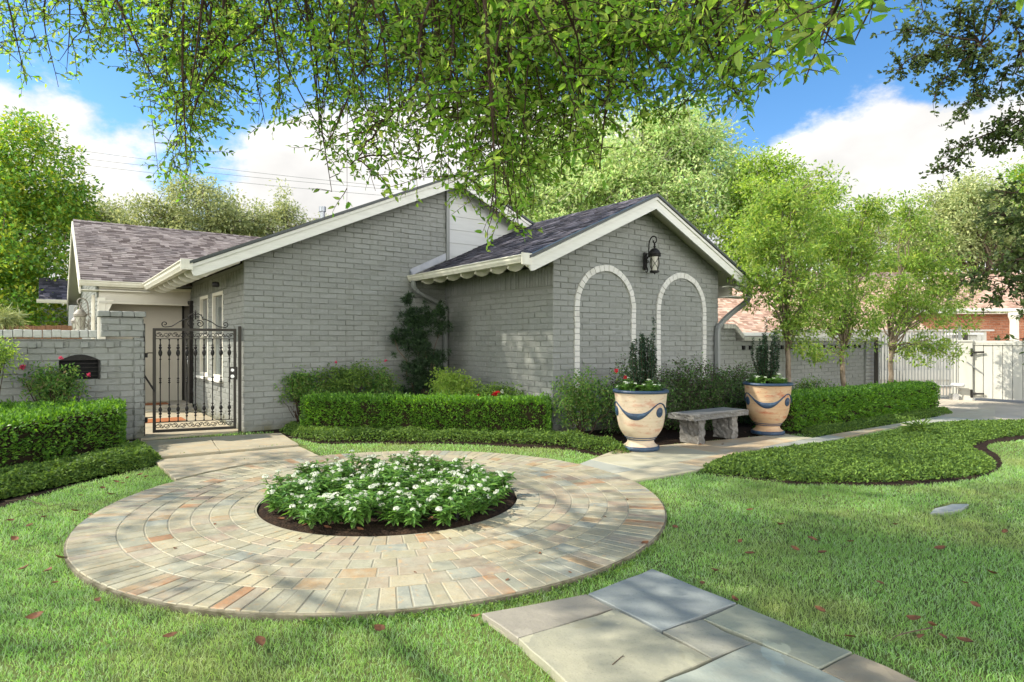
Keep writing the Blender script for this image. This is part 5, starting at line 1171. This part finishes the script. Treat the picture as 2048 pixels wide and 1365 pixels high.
# --- plants
def bush(label, c, r, n, L, lm, seed, name='shrub', cat='shrub', stems=7, aspect=.5, kind='d', flowers=None, z0=.1, open_=.5, group=None, sm=None):
    g = np.random.default_rng(seed); c = V3(c); root = thing(name, label, cat, (c[0], c[1], 0), 0, group)
    n = int(n*1.9); L = L*1.28; nc = max(12, n//22); du = rdir(nc, g); C = c+du*(g.random((nc,1))**open_)*V3(r)*(1+.55*vnoise(du, 3.2, seed))[:,None]*g.uniform(.8,1.25,(nc,1)); C[:,2] = np.maximum(C[:,2], z0); mb = MB(); base = V3((c[0], c[1], 0))
    for k_ in range(stems):
        e = C[g.integers(nc)]; mb.tube(limb(base+V3((g.normal(0,.04), g.normal(0,.04), 0)), e, .05, 6, .02, g), np.linspace(.012, .004, 6), 5, cap=False)
    for e in C[g.choice(nc, min(nc, 30), replace=False)]:
        d_ = e-V3((c[0], c[1], .1)); mb.tube(limb(base+d_*.35+UP*.05, e, .04, 5, .02, g), np.linspace(.006, .002, 5), 4, cap=False)
    mb.build('stems', sm or m_barkdark, root, smooth=True)
    P, D, Nn = cloud_leaves(C, .09+.04*max(r), 22, g, .6); P[:,2] = np.maximum(P[:,2], .01); n_ = len(P); Ls = L*g.uniform(.6, 1.25, n_); leaf_obj('foliage', P, D, Nn, Ls, Ls*aspect, lm, root, kind, droop=.15)
    if flowers:
        for (fx, fy, fz, fr, fm) in flowers: bloom((fx, fy, fz), fr, fm, root, g)
    return root
def bloom(c, r, m_, root, g, n=26, name='flower'):
    n0 = n; D = unit(rdir(n0, g)+V3((0,-.4,.3))); leaf_obj(name, np.repeat(V3(c)[None], n0, 0)+D*r*.15, D, rdir(n0, g), r*g.uniform(.7,1.1,n0), r*.7, m_, root)
A_ = lambda x, y, Y: at(x, y, Y)
bush('airy rose bush with red blooms in front of the dark mail slot', tuple(at(112,772,8.75)), (.42,.25,.33), 1700, .038, lm_rose, 401, 'rose_bush', 'bush', open_=.6, flowers=[(*A_(45,735,8.7),.045,m_pink),(*A_(28,730,8.7),.030,m_pink),(*A_(122,716,8.6),.03,m_pink),(*A_(178,750,8.7),.03,m_pink)])
bush('light green shrub at the left edge above the boxwood hedge', A_(-22,708,8.0), (.28,.3,.22), 1400, .035, lm_bright, 402)
bush('lime tipped shrub nearest the gate, against the gable wall', A_(600,770,10.75), (.42,.25,.30), 2600, .042, lm_rose, 403, 'nandina_bush', 'bush', open_=.65)
bush('dark green shrub against the middle of the gable wall', A_(690,765,11.0), (.45,.28,.33), 2800, .038, lm_jas, 404, 'azalea_bush', 'bush', flowers=[(*A_(672,725,10.9),.03,m_pink)])
bush('sparse shrub with a few pink tips between the gable wall shrubs and the tall podocarpus', A_(765,770,11.2), (.35,.25,.32), 1700, .038, lm_rose, 405, 'azalea_bush', 'bush', flowers=[(*A_(772,722,11.1),.03,m_pink)])
bush('fresh green bush at the foot of the left downspout', A_(905,775,10.9), (.42,.3,.30), 2600, .046, lm_bright, 406, 'azalea_bush', 'bush', open_=.6)
bush('low rose bush with one red bloom in front of the wing side wall', A_(985,790,10.3), (.50,.22,.18), 1800, .036, lm_jas, 407, 'rose_bush', 'bush', flowers=[(*A_(990,790,10.05),.055,m_red),(*A_(996,786,10.0),.04,m_red),(*A_(956,792,10.1),.03,m_red),(*A_(1004,783,10.1),.035,m_petal)])
bush('loose light green climbing rose at the wing corner', A_(1165,800,9.45), (.52,.25,.42), 2700, .036, lm_rose, 408, 'rose_bush', 'bush', open_=.7, flowers=[(*A_(1232,742,9.3),.035,m_red),(*A_(1250,755,9.3),.03,m_red)])
bush('purple tinged loropetalum bush behind the stone bench, under the right arch', A_(1370,800,10.5), (.66,.42,.56), 9500, .034, lm_lor, 409, 'loropetalum_bush', 'bush', open_=.33)
bush('purple tinged loropetalum bush under the left arch, behind the cream urn', A_(1275,806,9.85), (.52,.35,.50), 6500, .034, lm_lor, 410, 'loropetalum_bush', 'bush', open_=.34)
bush('purple tinged loropetalum bush behind the ochre urn', A_(1465,795,11.4), (.70,.4,.52), 8500, .034, lm_lor, 411, 'loropetalum_bush', 'bush', open_=.34)
bush('small sparse rose bush against the right garden wall', A_(1620,775,12.9), (.5,.2,.3), 500, .04, lm_rose, 412, 'rose_bush', 'bush', open_=.7)
bush('silvery ornamental grass clump above the left garden wall', A_(10,640,14.0), (.35,.3,.2), 260, .18, lm_olive, 413, 'ornamental_grass', 'plant', aspect=.05)
bush('strappy lily clump in the middle of the jasmine bed', gp(1835,872)+UP*.10, (.12,.10,.06), 60, .15, lm_jas, 414, 'lily_clump', 'plant', aspect=.08, stems=3)
# tall podocarpus
pc = A_(838,740,11.55); root = thing('podocarpus', 'tall dark podocarpus with narrow leaves in the corner beside the left downspout', 'shrub', (pc[0], pc[1], 0)); g = np.random.default_rng(420)
cl = []
for (x, y, k_, s_) in ((822,640,26,.22),(850,635,12,.18),(880,650,9,.14),(800,680,14,.18),(840,690,26,.22),(870,720,18,.18),(835,740,26,.22),(860,770,24,.2),(825,790,20,.2),(815,600,5,.1),(880,620,5,.1)):
    c0 = A_(x, y, 11.55); 
    for _ in range(int(k_*2.6)): cl.append(c0+g.normal(0, s_*.55, 3)*V3((1,.8,1.1)))
cl = np.array(cl); n = len(cl)*46; D = unit(rdir(n, g)+UP*.25); P = np.repeat(cl, 46, 0)+D*.01
leaf_obj('foliage', P, D, rdir(n, g), .085*g.uniform(.6,1.2,n), .012, lm_dark, root, fold=.1)
mb = MB()
for k_ in range(9):
    e = cl[g.integers(len(cl))]; mb.tube(limb((pc[0]+g.normal(0,.06), pc[1], 0), e, .05, 8, .03, g), np.linspace(.02, .005, 8), 6)
mb.build('stems', m_bark, root, smooth=True)
# columnar plants and flowers in the urns
def column_plant(label, c, hgt, seed):
    g = np.random.default_rng(seed); root = thing('columnar_shrub', label, 'potted shrub', tuple(c), 0, 'dark upright shrubs in the urns'); mb = MB(); Ps = []; Ds = []
    for k_ in range(30):
        a = g.uniform(0, 6.28); rr = g.uniform(.02, .23); hh = hgt*g.uniform(.62, .98) if k_ else hgt*1.22; top_ = V3((rr*math.cos(a), rr*math.sin(a), hh)); P = limb((rr*.25*math.cos(a), rr*.25*math.sin(a), 0), top_, 0, 12, .006, g); P[:,:2] += np.outer(np.sin(np.linspace(0, PI, 12))*.35*rr, (math.cos(a), math.sin(a)))
        mb.tube(P, np.linspace(.006, .002, 12), 4); t_ = np.sort(g.uniform(.10, 1, 260)); Q = np.stack([np.interp(t_, np.linspace(0,1,12), P[:,j]) for j in range(3)], 1); d_ = unit(np.stack([g.normal(size=260), g.normal(size=260), g.normal(.25,.4,260)], 1)); Ps.append(Q+d_*.004); Ds.append(d_)
    P = np.vstack(Ps); D = np.vstack(Ds); n = len(P); leaf_obj('foliage', P, D, unit(UP+rdir(n, g)*.8), .031*g.uniform(.7,1.2,n), .019, lm_lig, root, world=False, fold=.3); mb.build('stems', m_barkdark, root, smooth=True, world=False); return root
column_plant('dark columnar shrub with tiny curled leaves in the cream urn', U1+UP*.73, .86, 431); column_plant('dark columnar shrub with tiny curled leaves in the ochre urn', U2_+UP*.73, .90, 432)
def penta(seed, hgt=.25, spread=.15, nst=5, heads=.5):
    g = np.random.default_rng(seed); root = thing('flowering_plant', 'x', 'flowering plant'); mb = MB(); LP = []; LD = []; LL = []; HP = []
    for k_ in range(nst):
        a = g.uniform(0, 6.28); rr = spread*g.uniform(.3, 1); hh = hgt*g.uniform(.7, 1.1); top_ = V3((rr*math.cos(a), rr*math.sin(a), hh)); P = limb((0,0,0), top_, .02, 6, .006, g); mb.tube(P, .0032, 4, cap=False)
        for t_ in np.linspace(.22, .97, 7):
            q = np.array([np.interp(t_, np.linspace(0,1,6), P[:,j]) for j in range(3)])
            for s_ in range(3): b = g.uniform(0, 6.28); LP.append(q); LD.append((math.cos(b), math.sin(b), g.uniform(-.15,.6))); LL.append(g.uniform(.055, .10)*(1.1-.25*t_))
        if g.random() < heads: HP.append(top_+UP*.012)
    n = len(LP); leaf_obj('foliage', np.array(LP), np.array(LD), unit(UP+rdir(n, g)*.25), np.array(LL), np.array(LL)*.33, lm_pen, root, 'l', droop=.22, world=False)
    mb.build('stems', m_green, root, world=False)
    for h_ in HP:
        k_ = int(g.integers(9, 19)); d_ = unit(rdir(k_, g)*V3((1,1,.5))+UP*.55); hr = g.uniform(.016, .029); c = h_+d_*V3((hr,hr,hr*.6)); P = np.repeat(c, 5, 0); dn = np.repeat(d_, 5, 0); t1 = unit(np.cross(dn, V3((.3,.5,.1)))); t2 = np.cross(dn, t1); a = np.tile(np.arange(5)*2*PI/5, k_)[:,None]+np.repeat(g.uniform(0,1,k_),5)[:,None]
        D = t1*np.cos(a)+t2*np.sin(a)+dn*.25; leaf_obj('flower_head', P, D, dn, .0115, .008, m_petal, root, world=False)
    return root
PL = 'star-leaved plant with domed white flower heads growing in the round bed'
protos = [penta(500+i, .17+.035*(i%3), .15, 6+i%3) for i in range(7)]; index_children()
g = np.random.default_rng(510); spots = []
while len(spots) < 90:
    a, rr = g.uniform(0, 6.28), PB*math.sqrt(g.random())*.95; q = V3((rr*math.cos(a), rr*math.sin(a), .04))
    if q[1] < -PB*.84 or rr > PB-.09: continue
    if all(np.hypot(*(q-s_)[:2]) > .15 for s_ in spots): spots.append(q)
    elif g.random() < .003: spots.append(q)
for i, q in enumerate(spots):
    o = protos[i] if i < 7 else copy_tree(protos[i % 7]); o.location = Vector(PC+q); o.rotation_euler = (g.uniform(-.1,.1), g.uniform(-.1,.1), g.uniform(0,6.28)); s_ = g.uniform(.72,1.22); o.scale = (s_,)*3
    tag(o, PL, 'flowering plant', 'white flowering plants in the round bed')
for lab, c in (('cream', U1), ('ochre', U2_)):
    for k_ in range(7):
        a = 2*PI*k_/7+.3; o = copy_tree(protos[k_ % 7]); o.location = Vector(c+V3((.22*math.cos(a), .22*math.sin(a), .74))); o.scale = (.95,.95,.80); tag(o, 'small white flowering plant around the dark shrub in the %s urn' % lab, 'flowering plant', 'white flowers in the %s urn' % lab)

# --- three small trees by the garden wall
def small_tree(label, x, Y, blobs, seed):
    b = at(x, HZ, Y); b[2] = 0; tree('small_tree', label, b, blobs, 370, 42, .092, lm_crape, 1.55, .060, m_barkpale, 'three small trees by the garden wall', csd=.20, seed=seed, limbs=26, shell=.6, twigs=130, aspect=.42)
def pb(x, y, Y, rx, ry, rz): c = at(x, y, Y); return (c[0], c[1], c[2], rx, ry, rz)
small_tree('small tree with light green crown nearest the wing, behind the ochre urn', 1576, 12.4, [pb(1575,470,12.4,.85,.8,1.1),pb(1560,400,12.4,.55,.5,.65),pb(1640,400,12.6,.5,.5,.75),pb(1600,590,12.3,1.15,.8,.60),pb(1530,480,12.4,.6,.5,.6),pb(1520,560,12.3,.55,.5,.5),pb(1600,650,12.2,.7,.6,.35)], 601)
small_tree('small tree with light green crown in the middle of the three by the garden wall', 1686, 13.3, [pb(1720,500,13.3,.8,.8,1.0),pb(1740,420,13.3,.5,.5,.55),pb(1670,600,13.2,1.0,.7,.7),pb(1660,500,13.3,.7,.5,.7),pb(1640,700,13.0,.5,.5,.22),pb(1720,660,13.3,.6,.6,.35)], 602)
small_tree('small tree with yellowish crown farthest from the house, before the picket gate', 1782, 14.3, [pb(1830,520,14.3,.9,.8,1.0),pb(1810,430,14.3,.6,.5,.55),pb(1860,620,14.3,1.1,.8,.65),pb(1900,560,14.3,.7,.6,.6),pb(1790,600,14.2,.8,.7,.7),pb(1860,700,14.1,.85,.6,.32)], 603)
# --- trees behind
tree('tall_tree', 'tall yellow green tree at the left edge beyond the garden wall', (-18.6,22,0), [pb(20,420,22,2.6,2.5,3.3),pb(90,400,22,1.2,1.5,1.7),pb(40,300,22,1.5,1.5,1.3),pb(60,560,21,1.8,2,1.9),pb(-90,450,23,2.5,2.5,3.5),pb(20,640,20,1.9,1.5,1.2)], 560, 110, .16, lm_yell, 3.5, .22, csd=.75, seed=611, limbs=24, twigs=60, group='trees behind the houses', aspect=.6)
tree('oak_tree', 'dull olive tree rising behind the brown cross roof', (-12.8,27,0), [pb(400,430,27,1.9,1.8,1.6),pb(385,380,27,.8,.8,.75),pb(300,460,27,1.5,1.5,1.2),pb(470,460,27,1.3,1.2,1.0),pb(350,480,27,2.3,1.8,1.0)], 300, 90, .15, lm_olive, 4.0, .22, csd=.62, seed=612, limbs=20, twigs=80, group='trees behind the houses')
tree('oak_tree', 'smaller dull olive tree behind the left end of the cross roof', (-18,28,0), [pb(222,430,28,1.0,1,.75),pb(190,450,28,1.3,1,.9)], 110, 80, .15, lm_olive, 4.0, .15, csd=.55, seed=613, limbs=12, twigs=60, group='trees behind the houses')
tree('oak_tree', 'sparse olive tree peeking over the roof near the vent pipe', (-9.5,28,0), [pb(550,440,28,1.2,1.0,1.0),pb(560,410,28,.45,.5,.8),pb(620,450,28,1.1,1,.6),pb(510,460,28,.9,1,.7)], 120, 70, .14, lm_olive, 4.0, .15, csd=.5, seed=614, limbs=12, twigs=60, group='trees behind the houses')
tree('tall_tree', 'large pale green tree with bare grey twigs behind the wing roof', (5.5,29,0), [pb(1290,320,29,3.0,2.5,2.1),pb(1370,300,29,2.2,2,1.8),pb(1200,380,29,2.6,2.4,1.8),pb(1330,420,28,3.2,2.5,2.0),pb(1430,400,28,2.0,2,2.4),pb(1340,250,29,1.2,1.2,.75)], 560, 105, .20, lm_pale, 4.5, .3, csd=.85, seed=615, limbs=30, twigs=150, group='trees behind the houses', bare=110)
tree('tall_tree', 'broad pale green tree behind the peak of the main gable', (-1.0,31,0), [pb(1060,400,31,3.2,2.5,2.2),pb(980,440,31,2.6,2.4,1.8),pb(1130,330,31,2.4,2,1.9),pb(1100,470,30,3.4,2.5,1.3)], 420, 100, .20, lm_pale, 4.5, .3, csd=.85, seed=616, limbs=24, twigs=90, group='trees behind the houses', bare=40)
tree('tall_tree', 'yellowish pale tree between the wing peak and the small trees', (12.0,27,0), [pb(1520,420,27,1.9,1.8,2.3),pb(1545,330,27,.9,.8,.8),pb(1600,420,27,1.6,1.5,1.9),pb(1490,490,26,1.7,1.5,1.5),pb(1660,480,27,1.4,1.3,1.4)], 320, 90, .17, lm_bright, 4.0, .22, csd=.7, seed=617, limbs=22, twigs=90, group='trees behind the houses', bare=30)
tree('oak_tree', 'brownish green tree behind the neighbouring terracotta roof', (23.5,31,0), [pb(1900,450,31,2.6,2.0,1.8),pb(1950,400,31,1.8,1.6,1.2),pb(1860,480,31,1.9,1.6,1.3),pb(1990,470,31,2.2,1.6,1.8),pb(1770,470,31,1.5,1.5,1.1)], 360, 85, .18, lm_brown, 4.0, .25, csd=.7, seed=618, limbs=22, twigs=100, group='trees behind the houses')
tree('tall_tree', 'dark green tree at the right edge behind the neighbouring house', (30.5,34,0), [pb(2060,410,34,2.0,2,3.0),pb(2030,480,34,1.4,1.5,1.6),pb(1800,540,33,3.2,2,1.2),pb(1700,560,33,2.8,2,1.0)], 300, 90, .20, lm_yell, 4.0, .25, csd=.8, seed=619, limbs=20, twigs=50, group='trees behind the houses', aspect=.55)
# far belt of trees that reads as one mass
g = np.random.default_rng(620); C = np.stack([g.uniform(-60, 75, 900), g.uniform(44, 52, 900), g.uniform(0, 5.2, 900)], 1); C[:,2] *= (1+.25*vnoise(C, .3, 9)); P, D, Nn = cloud_leaves(C, 1.3, 40, g); tag(leaf_obj('distant_trees', P, D, Nn, .5, .3, lm_olive), kind='stuff')

# --- the big tree overhead: trunk behind the camera, limbs forward, drooping leafy branches
g = np.random.default_rng(700)
can = thing('overhanging_tree', 'large tree whose leafy branches droop into the top of the view above the house', 'tree', (-1.6,-2.6,0))
Tt = V3((-1.5,-2.4,4.3)); mb = MB(); mb.tube(limb((-1.6,-2.6,-.1), Tt, 0, 9, .04, g), np.interp(np.linspace(0,1,9), [0,.1,1], [.42,.30,.24]), 12)
ends = [(-5.6,5.2,5.3),(-4.0,6.5,5.6),(-2.6,5.6,5.1),(-1.4,7.0,5.9),(-.2,5.0,4.9),(.8,6.2,5.5),(1.8,5.2,5.0),(3.0,5.6,5.4),(-6.5,2.5,5.8),(2.6,3.2,4.6),(-8.5,4.5,6.5),(-7.5,7.5,6.8)]
LP = []
for e in ends:
    P = limb(Tt, e, .5, 14, .06, g); mb.tube(P, np.linspace(.11, .018, 14), 8); LP.append(P)
mb.build('trunk', m_bark, can, smooth=True); LPa = np.vstack([p[4:] for p in LP])
ENV = [(-60,190),(60,190),(68,120),(100,185),(150,185),(165,110),(240,120),(262,215),(292,215),(300,385),(400,390),(415,285),(560,285),(575,150),(618,150),(622,320),(655,320),(662,430),(830,440),(850,370),(885,400),(900,485),(1055,480),(1075,390),(1200,370),(1250,290),(1340,270),(1360,235),(1500,232),(1515,190),(1560,185),(1620,160),(1640,135),(1730,115),(1745,20),(1790,10)]
ex, ey = np.array(ENV).T
m_tw = MB(); ml = MB(); lp = []; ld = []; ln_ = []
def strand(x, ye, Y, dens=1.0, nsub=14, slen=(.15,.44), ll=.043):
    tip = at(x, ye, Y); j = np.argsort(np.linalg.norm((LPa-tip)*V3((1,.7,.6)), axis=1))[g.integers(0, 3)]; st = LPa[j]
    lead = at(x+g.normal(0,75), min(ye-60, 40)-g.uniform(100, 190), Y+g.normal(0,.3))
    P = smooth_path([st, st*.4+lead*.6+UP*.05, lead, tip+(lead-tip)*.5+V3((g.normal(0,.06), g.normal(0,.08), 0)), tip], 6); n = len(P)
    m_tw.tube(P, np.linspace(.017, .0018, n)*g.uniform(.4,1.4), 5, cap=False)
    L_ = np.linalg.norm(tip-lead)
    for k_ in range(max(5, int(nsub*L_*dens))):
        t_ = g.uniform(.52, 1.0)
        i_ = t_*(n-1); a_ = int(i_); q = P[a_]+(P[min(a_+1, n-1)]-P[a_])*(i_-a_)
        if q[2] > EYE+.546*q[1]+.25: continue
        s_ = g.uniform(*slen)*(1.15-.5*(t_-.5)); d_ = unit(V3((g.normal(), g.normal(), g.uniform(-1.0,.35)))); e = q+d_*s_+V3((0,0,-.12*s_))
        xx, yy = 1024+FPX*e[0]/e[1], HZ-FPX*(e[2]-EYE)/e[1]
        if yy > np.interp(xx, ex, ey)+g.uniform(-25, 30): 
            e = q+V3((g.normal(0,.03), g.normal(0,.05), .02))+(e-q)*.35
            s_ = np.linalg.norm(e-q)
        S = limb(q, e, .03*s_, 5, .006, g); m_tw.tube(S, np.linspace(.0032, .0012, 5), 3, cap=False)
        m = max(4, int(s_/.024)); tt = np.linspace(.15, 1, m)
        Q = np.stack([np.interp(tt, np.linspace(0,1,5), S[:,c]) for c in range(3)], 1); sd_ = unit(np.cross(d_, V3((g.normal(), g.normal(), 1)))); sg = np.where(np.arange(m)%2, 1, -1)[:,None]
        lp.append(Q); ld.append(unit(d_*.6+sd_*sg*.8+g.normal(0,.38,(m,3))+V3((0,0,-.18)))); ln_.append(ll*g.uniform(.5, 1.3, m))
def fill(n, xr, Yr, fr=(.25,1.0), dens=1.0, **k):
    for _ in range(n):
        x = g.uniform(*xr); e = np.interp(x, ex, ey)+g.normal(0, 14)
        if e < 40: continue
        strand(x, e*g.uniform(*fr)-8, g.uniform(*Yr), dens, **k)
fill(11, (-40,150), (4.2,5.5), dens=.7); fill(5, (160,300), (4.2,5.5), (.4,1), dens=.6); fill(22, (300,400), (4.0,5.2), (.3,1)); fill(22, (400,560), (4.0,5.3)); fill(4, (560,640), (4,5), (.4,1)); fill(7, (622,655), (4,5), (.7,1), dens=.8)
fill(24, (660,830), (3.4,4.8), (.25,1), dens=.8); fill(36, (840,1060), (3.1,4.6), (.2,1), dens=1.2); fill(34, (1060,1250), (3.0,4.4), (.2,1), dens=1.3); fill(30, (1250,1500), (3.0,4.2), (.2,1), dens=1.3); fill(9, (1500,1620), (2.7,3.6), (.3,1), dens=1.1); fill(5, (1620,1735), (2.0,2.5), (.5,1), ll=.060)
fill(9, (880,1058), (3.1,4.2), (.8,1.02)); fill(6, (1060,1250), (3.0,4.0), (.85,1.02)); fill(22, (660,1500), (3.6,5.6), (.1,.75), dens=1.5); fill(7, (40,420), (4.5,5.6), (.3,.9)); fill(4, (150,300), (4.2,5.2), (.6,1))
for pts, Y, r0 in (([(820,-70),(845,60),(830,170),(770,240),(700,330)],3.7,.017), ([(860,-70),(880,90),(905,150),(940,260)],3.5,.015), ([(1085,-70),(1110,60),(1150,140),(1230,230)],3.4,.013), ([(560,-70),(530,40),(420,150),(380,260)],4.3,.014), ([(430,-70),(440,60),(360,180),(355,300)],4.4,.012), ([(1270,-70),(1230,60),(1180,150)],3.3,.011), ([(740,-70),(770,50),(720,150),(655,290)],4.0,.014), ([(1010,-70),(960,70),(985,190),(940,330)],3.4,.012), ([(200,-70),(170,40),(120,120)],4.6,.009), ([(1420,-70),(1380,50),(1330,140)],3.2,.010)):
    Q = [at(x, y, Y+.12*math.sin(3*i)) for i, (x, y) in enumerate(pts)]; st = LPa[np.argmin(np.linalg.norm(LPa-Q[0], axis=1))]
    B = smooth_path([st]+Q, 7); B[1:-1] += g.normal(0, .008, (len(B)-2, 3)); m_tw.tube(B, np.linspace(r0*1.25, r0*.22, len(B)), 6, cap=False)
    for k_ in range(9):                        # side branches that fork off and carry leaves
        i_ = g.integers(9, len(B)-1); q = B[i_]; e = q+unit(V3((g.normal(), g.normal()*.7, g.uniform(-1.1,.1))))*g.uniform(.2,.55)
        if HZ-FPX*(e[2]-EYE)/e[1] > np.interp(1024+FPX*e[0]/e[1], ex, ey): e = q+(e-q)*.4
        S = limb(q, e, .04, 7, .008, g); m_tw.tube(S, np.linspace(r0*.35, .0014, 7), 4, cap=False); m = 12; tt = np.linspace(.2, 1, m); lp.append(np.stack([np.interp(tt, np.linspace(0,1,7), S[:,c]) for c in range(3)], 1)); ld.append(unit(rdir(m, g)+unit(e-q)*.6)); ln_.append(.045*g.uniform(.5,1.3,m))
P = np.vstack(lp); D = np.vstack(ld); L = np.concatenate(ln_); print('canopy leaves', len(P))
Nn = unit(UP*.8+rdir(len(P), g)*1.0); leaf_obj('hanging_leaves', P, D, Nn, L, L*g.uniform(.38,.56,len(L)), lm_can, can, 'l', droop=.12)
m_tw.build('branches', m_barkdark, can, smooth=True)
# unseen rest of the crown, with leaf clusters added to shade patio and wing
sel = []
for p in LP: 
    for q in p[5:]: 
        for _ in range(3): sel.append(q+g.normal(0,.55,3)+UP*.5)
sel = np.array(sel); C2 = np.stack([g.uniform(-15, 4.0, 1500), g.uniform(-1, 13.5, 1500), g.uniform(5.2, 10.8, 1500)], 1); C2 = C2[(g.random(1500) < np.where(C2[:,0] < -3, .95, .10)) & ~((C2[:,1] > 9.6) & (C2[:,0] < -8.6))]; C3 = np.stack([g.uniform(-9, -5.3, 110), g.uniform(9.6, 12.8, 110), g.uniform(7.0, 9.6, 110)], 1); sel = np.vstack([sel, C2, C3]); keep = (sel[:,2] > EYE+.60*sel[:,1]+.7) & (vnoise(sel, 1.5, 8) > -.12); sel = sel[keep]
P, D, Nn = cloud_leaves(sel, .5, 46, g); k_ = P[:,2] > EYE+.56*P[:,1]+.12; leaf_obj('crown', P[k_], D[k_], Nn[k_], .125, .07, lm_can, can)
# --- live oak reaching in from the right
g = np.random.default_rng(720)
oak = thing('live_oak', 'live oak whose small dark leaves reach in from the upper right corner', 'tree', (7.8,2.2,0)); To = V3((7.6,2.3,3.6)); mb = MB(); mb.tube(limb((7.8,2.2,-.1), To, 0, 9, .05, g), np.linspace(.38,.22,9), 12)
tips = [(1790,60,5.0),(1800,140,5.0),(1830,130,5.1),(1870,200,5.1),(1880,90,5.3),(1920,160,5.2),(1940,60,5.2),(1985,120,5.0),(2030,60,5.0),(1870,340,5.2),(1895,300,5.2),(1930,250,5.3),(1960,200,5.2),(2000,240,5.0),(1985,300,5.1),(2040,180,5.0),(2045,280,4.7),(1850,20,5.2),(1900,20,5.2),(1960,10,5.2),(2020,10,5.0),(2000,180,5.3),(1990,380,4.4),(1975,430,4.4),(2010,450,4.4),(2030,520,4.3),(1975,560,4.4),(2000,600,4.4),(1925,560,4.5),(2040,630,4.3),(2045,680,4.3),(2045,440,4.3),(2040,580,4.3),(2000,520,4.4)]
hubs = [at(2140,60,5.0), at(2130,240,5.0), at(2150,500,4.6), at(1990,-60,5.2), at(1860,-80,5.3), at(2040,100,5.1), at(1960,90,5.2)]
for i, h_ in enumerate(hubs[:5]): mb.tube(limb(To, h_, .25, 10, .04, g), np.linspace(.09,.018,10), 7)
mb.tube(limb(hubs[3], hubs[6], 0, 6, .02, g), np.linspace(.02,.008,6), 5); mb.tube(limb(hubs[0], hubs[5], 0, 6, .02, g), np.linspace(.02,.008,6), 5)
mb.build('trunk', m_bark, oak, smooth=True); tw = MB(); lp, ld = [], []
for (x, y, Y) in tips:
    e = at(x, y, Y); cand = hubs if y < 345 else [hubs[2]]; h_ = min(cand, key=lambda q: np.linalg.norm(q-e)); d0 = np.linalg.norm(e-h_); P = limb(h_, e, .05, 9, .03, g); tw.tube(P, np.linspace(.010,.003,9), 5, cap=False)
    for k_ in range(int((10+d0*26)*(1.1 if y > 345 else 1.25))):
        t_ = g.uniform(.15, 1)**.8; q = np.array([np.interp(t_, np.linspace(0,1,9), P[:,j]) for j in range(3)]); d_ = unit(rdir(1, g)[0]+unit(e-h_)*.5+V3((0,0,-.2))); s_ = g.uniform(.06,.20); f_ = q+d_*s_; tw.tube(np.array([q, (q+f_)/2+g.normal(0,.006,3), f_]), [.003,.002,.0012], 3, cap=False)
        m = 11; tt = g.uniform(.2, 1.05, m)[:,None]; lp.append(q+(f_-q)*tt); ld.append(unit(d_*.5+rdir(m, g)))
tw.build('branches', m_barkdark, oak, smooth=True); P = np.vstack(lp); D = np.vstack(ld); L = .036*g.uniform(.65,1.25,len(P)); print('oak leaves', len(P))
leaf_obj('hanging_leaves', P, D, unit(UP*.6+rdir(len(P), g)), L, L*.55, lm_oak, oak, 'l', droop=.1)
C = np.stack([g.uniform(4.8, 10, 200), g.uniform(-1.5, 6.5, 200), g.uniform(4.0, 7.5, 200)], 1); C = C[((C[:,0] > C[:,1]*.86+1.0) | (C[:,2] > EYE+.60*C[:,1]+.8)) & (C[:,0] > 5.0)]; P, D, Nn = cloud_leaves(C, .55, 36, g)
k_ = (P[:,0] > P[:,1]*.83+.2) | (P[:,2] > EYE+.56*P[:,1]+.2); leaf_obj('crown', P[k_], D[k_], Nn[k_], .07, .04, lm_oak, oak)
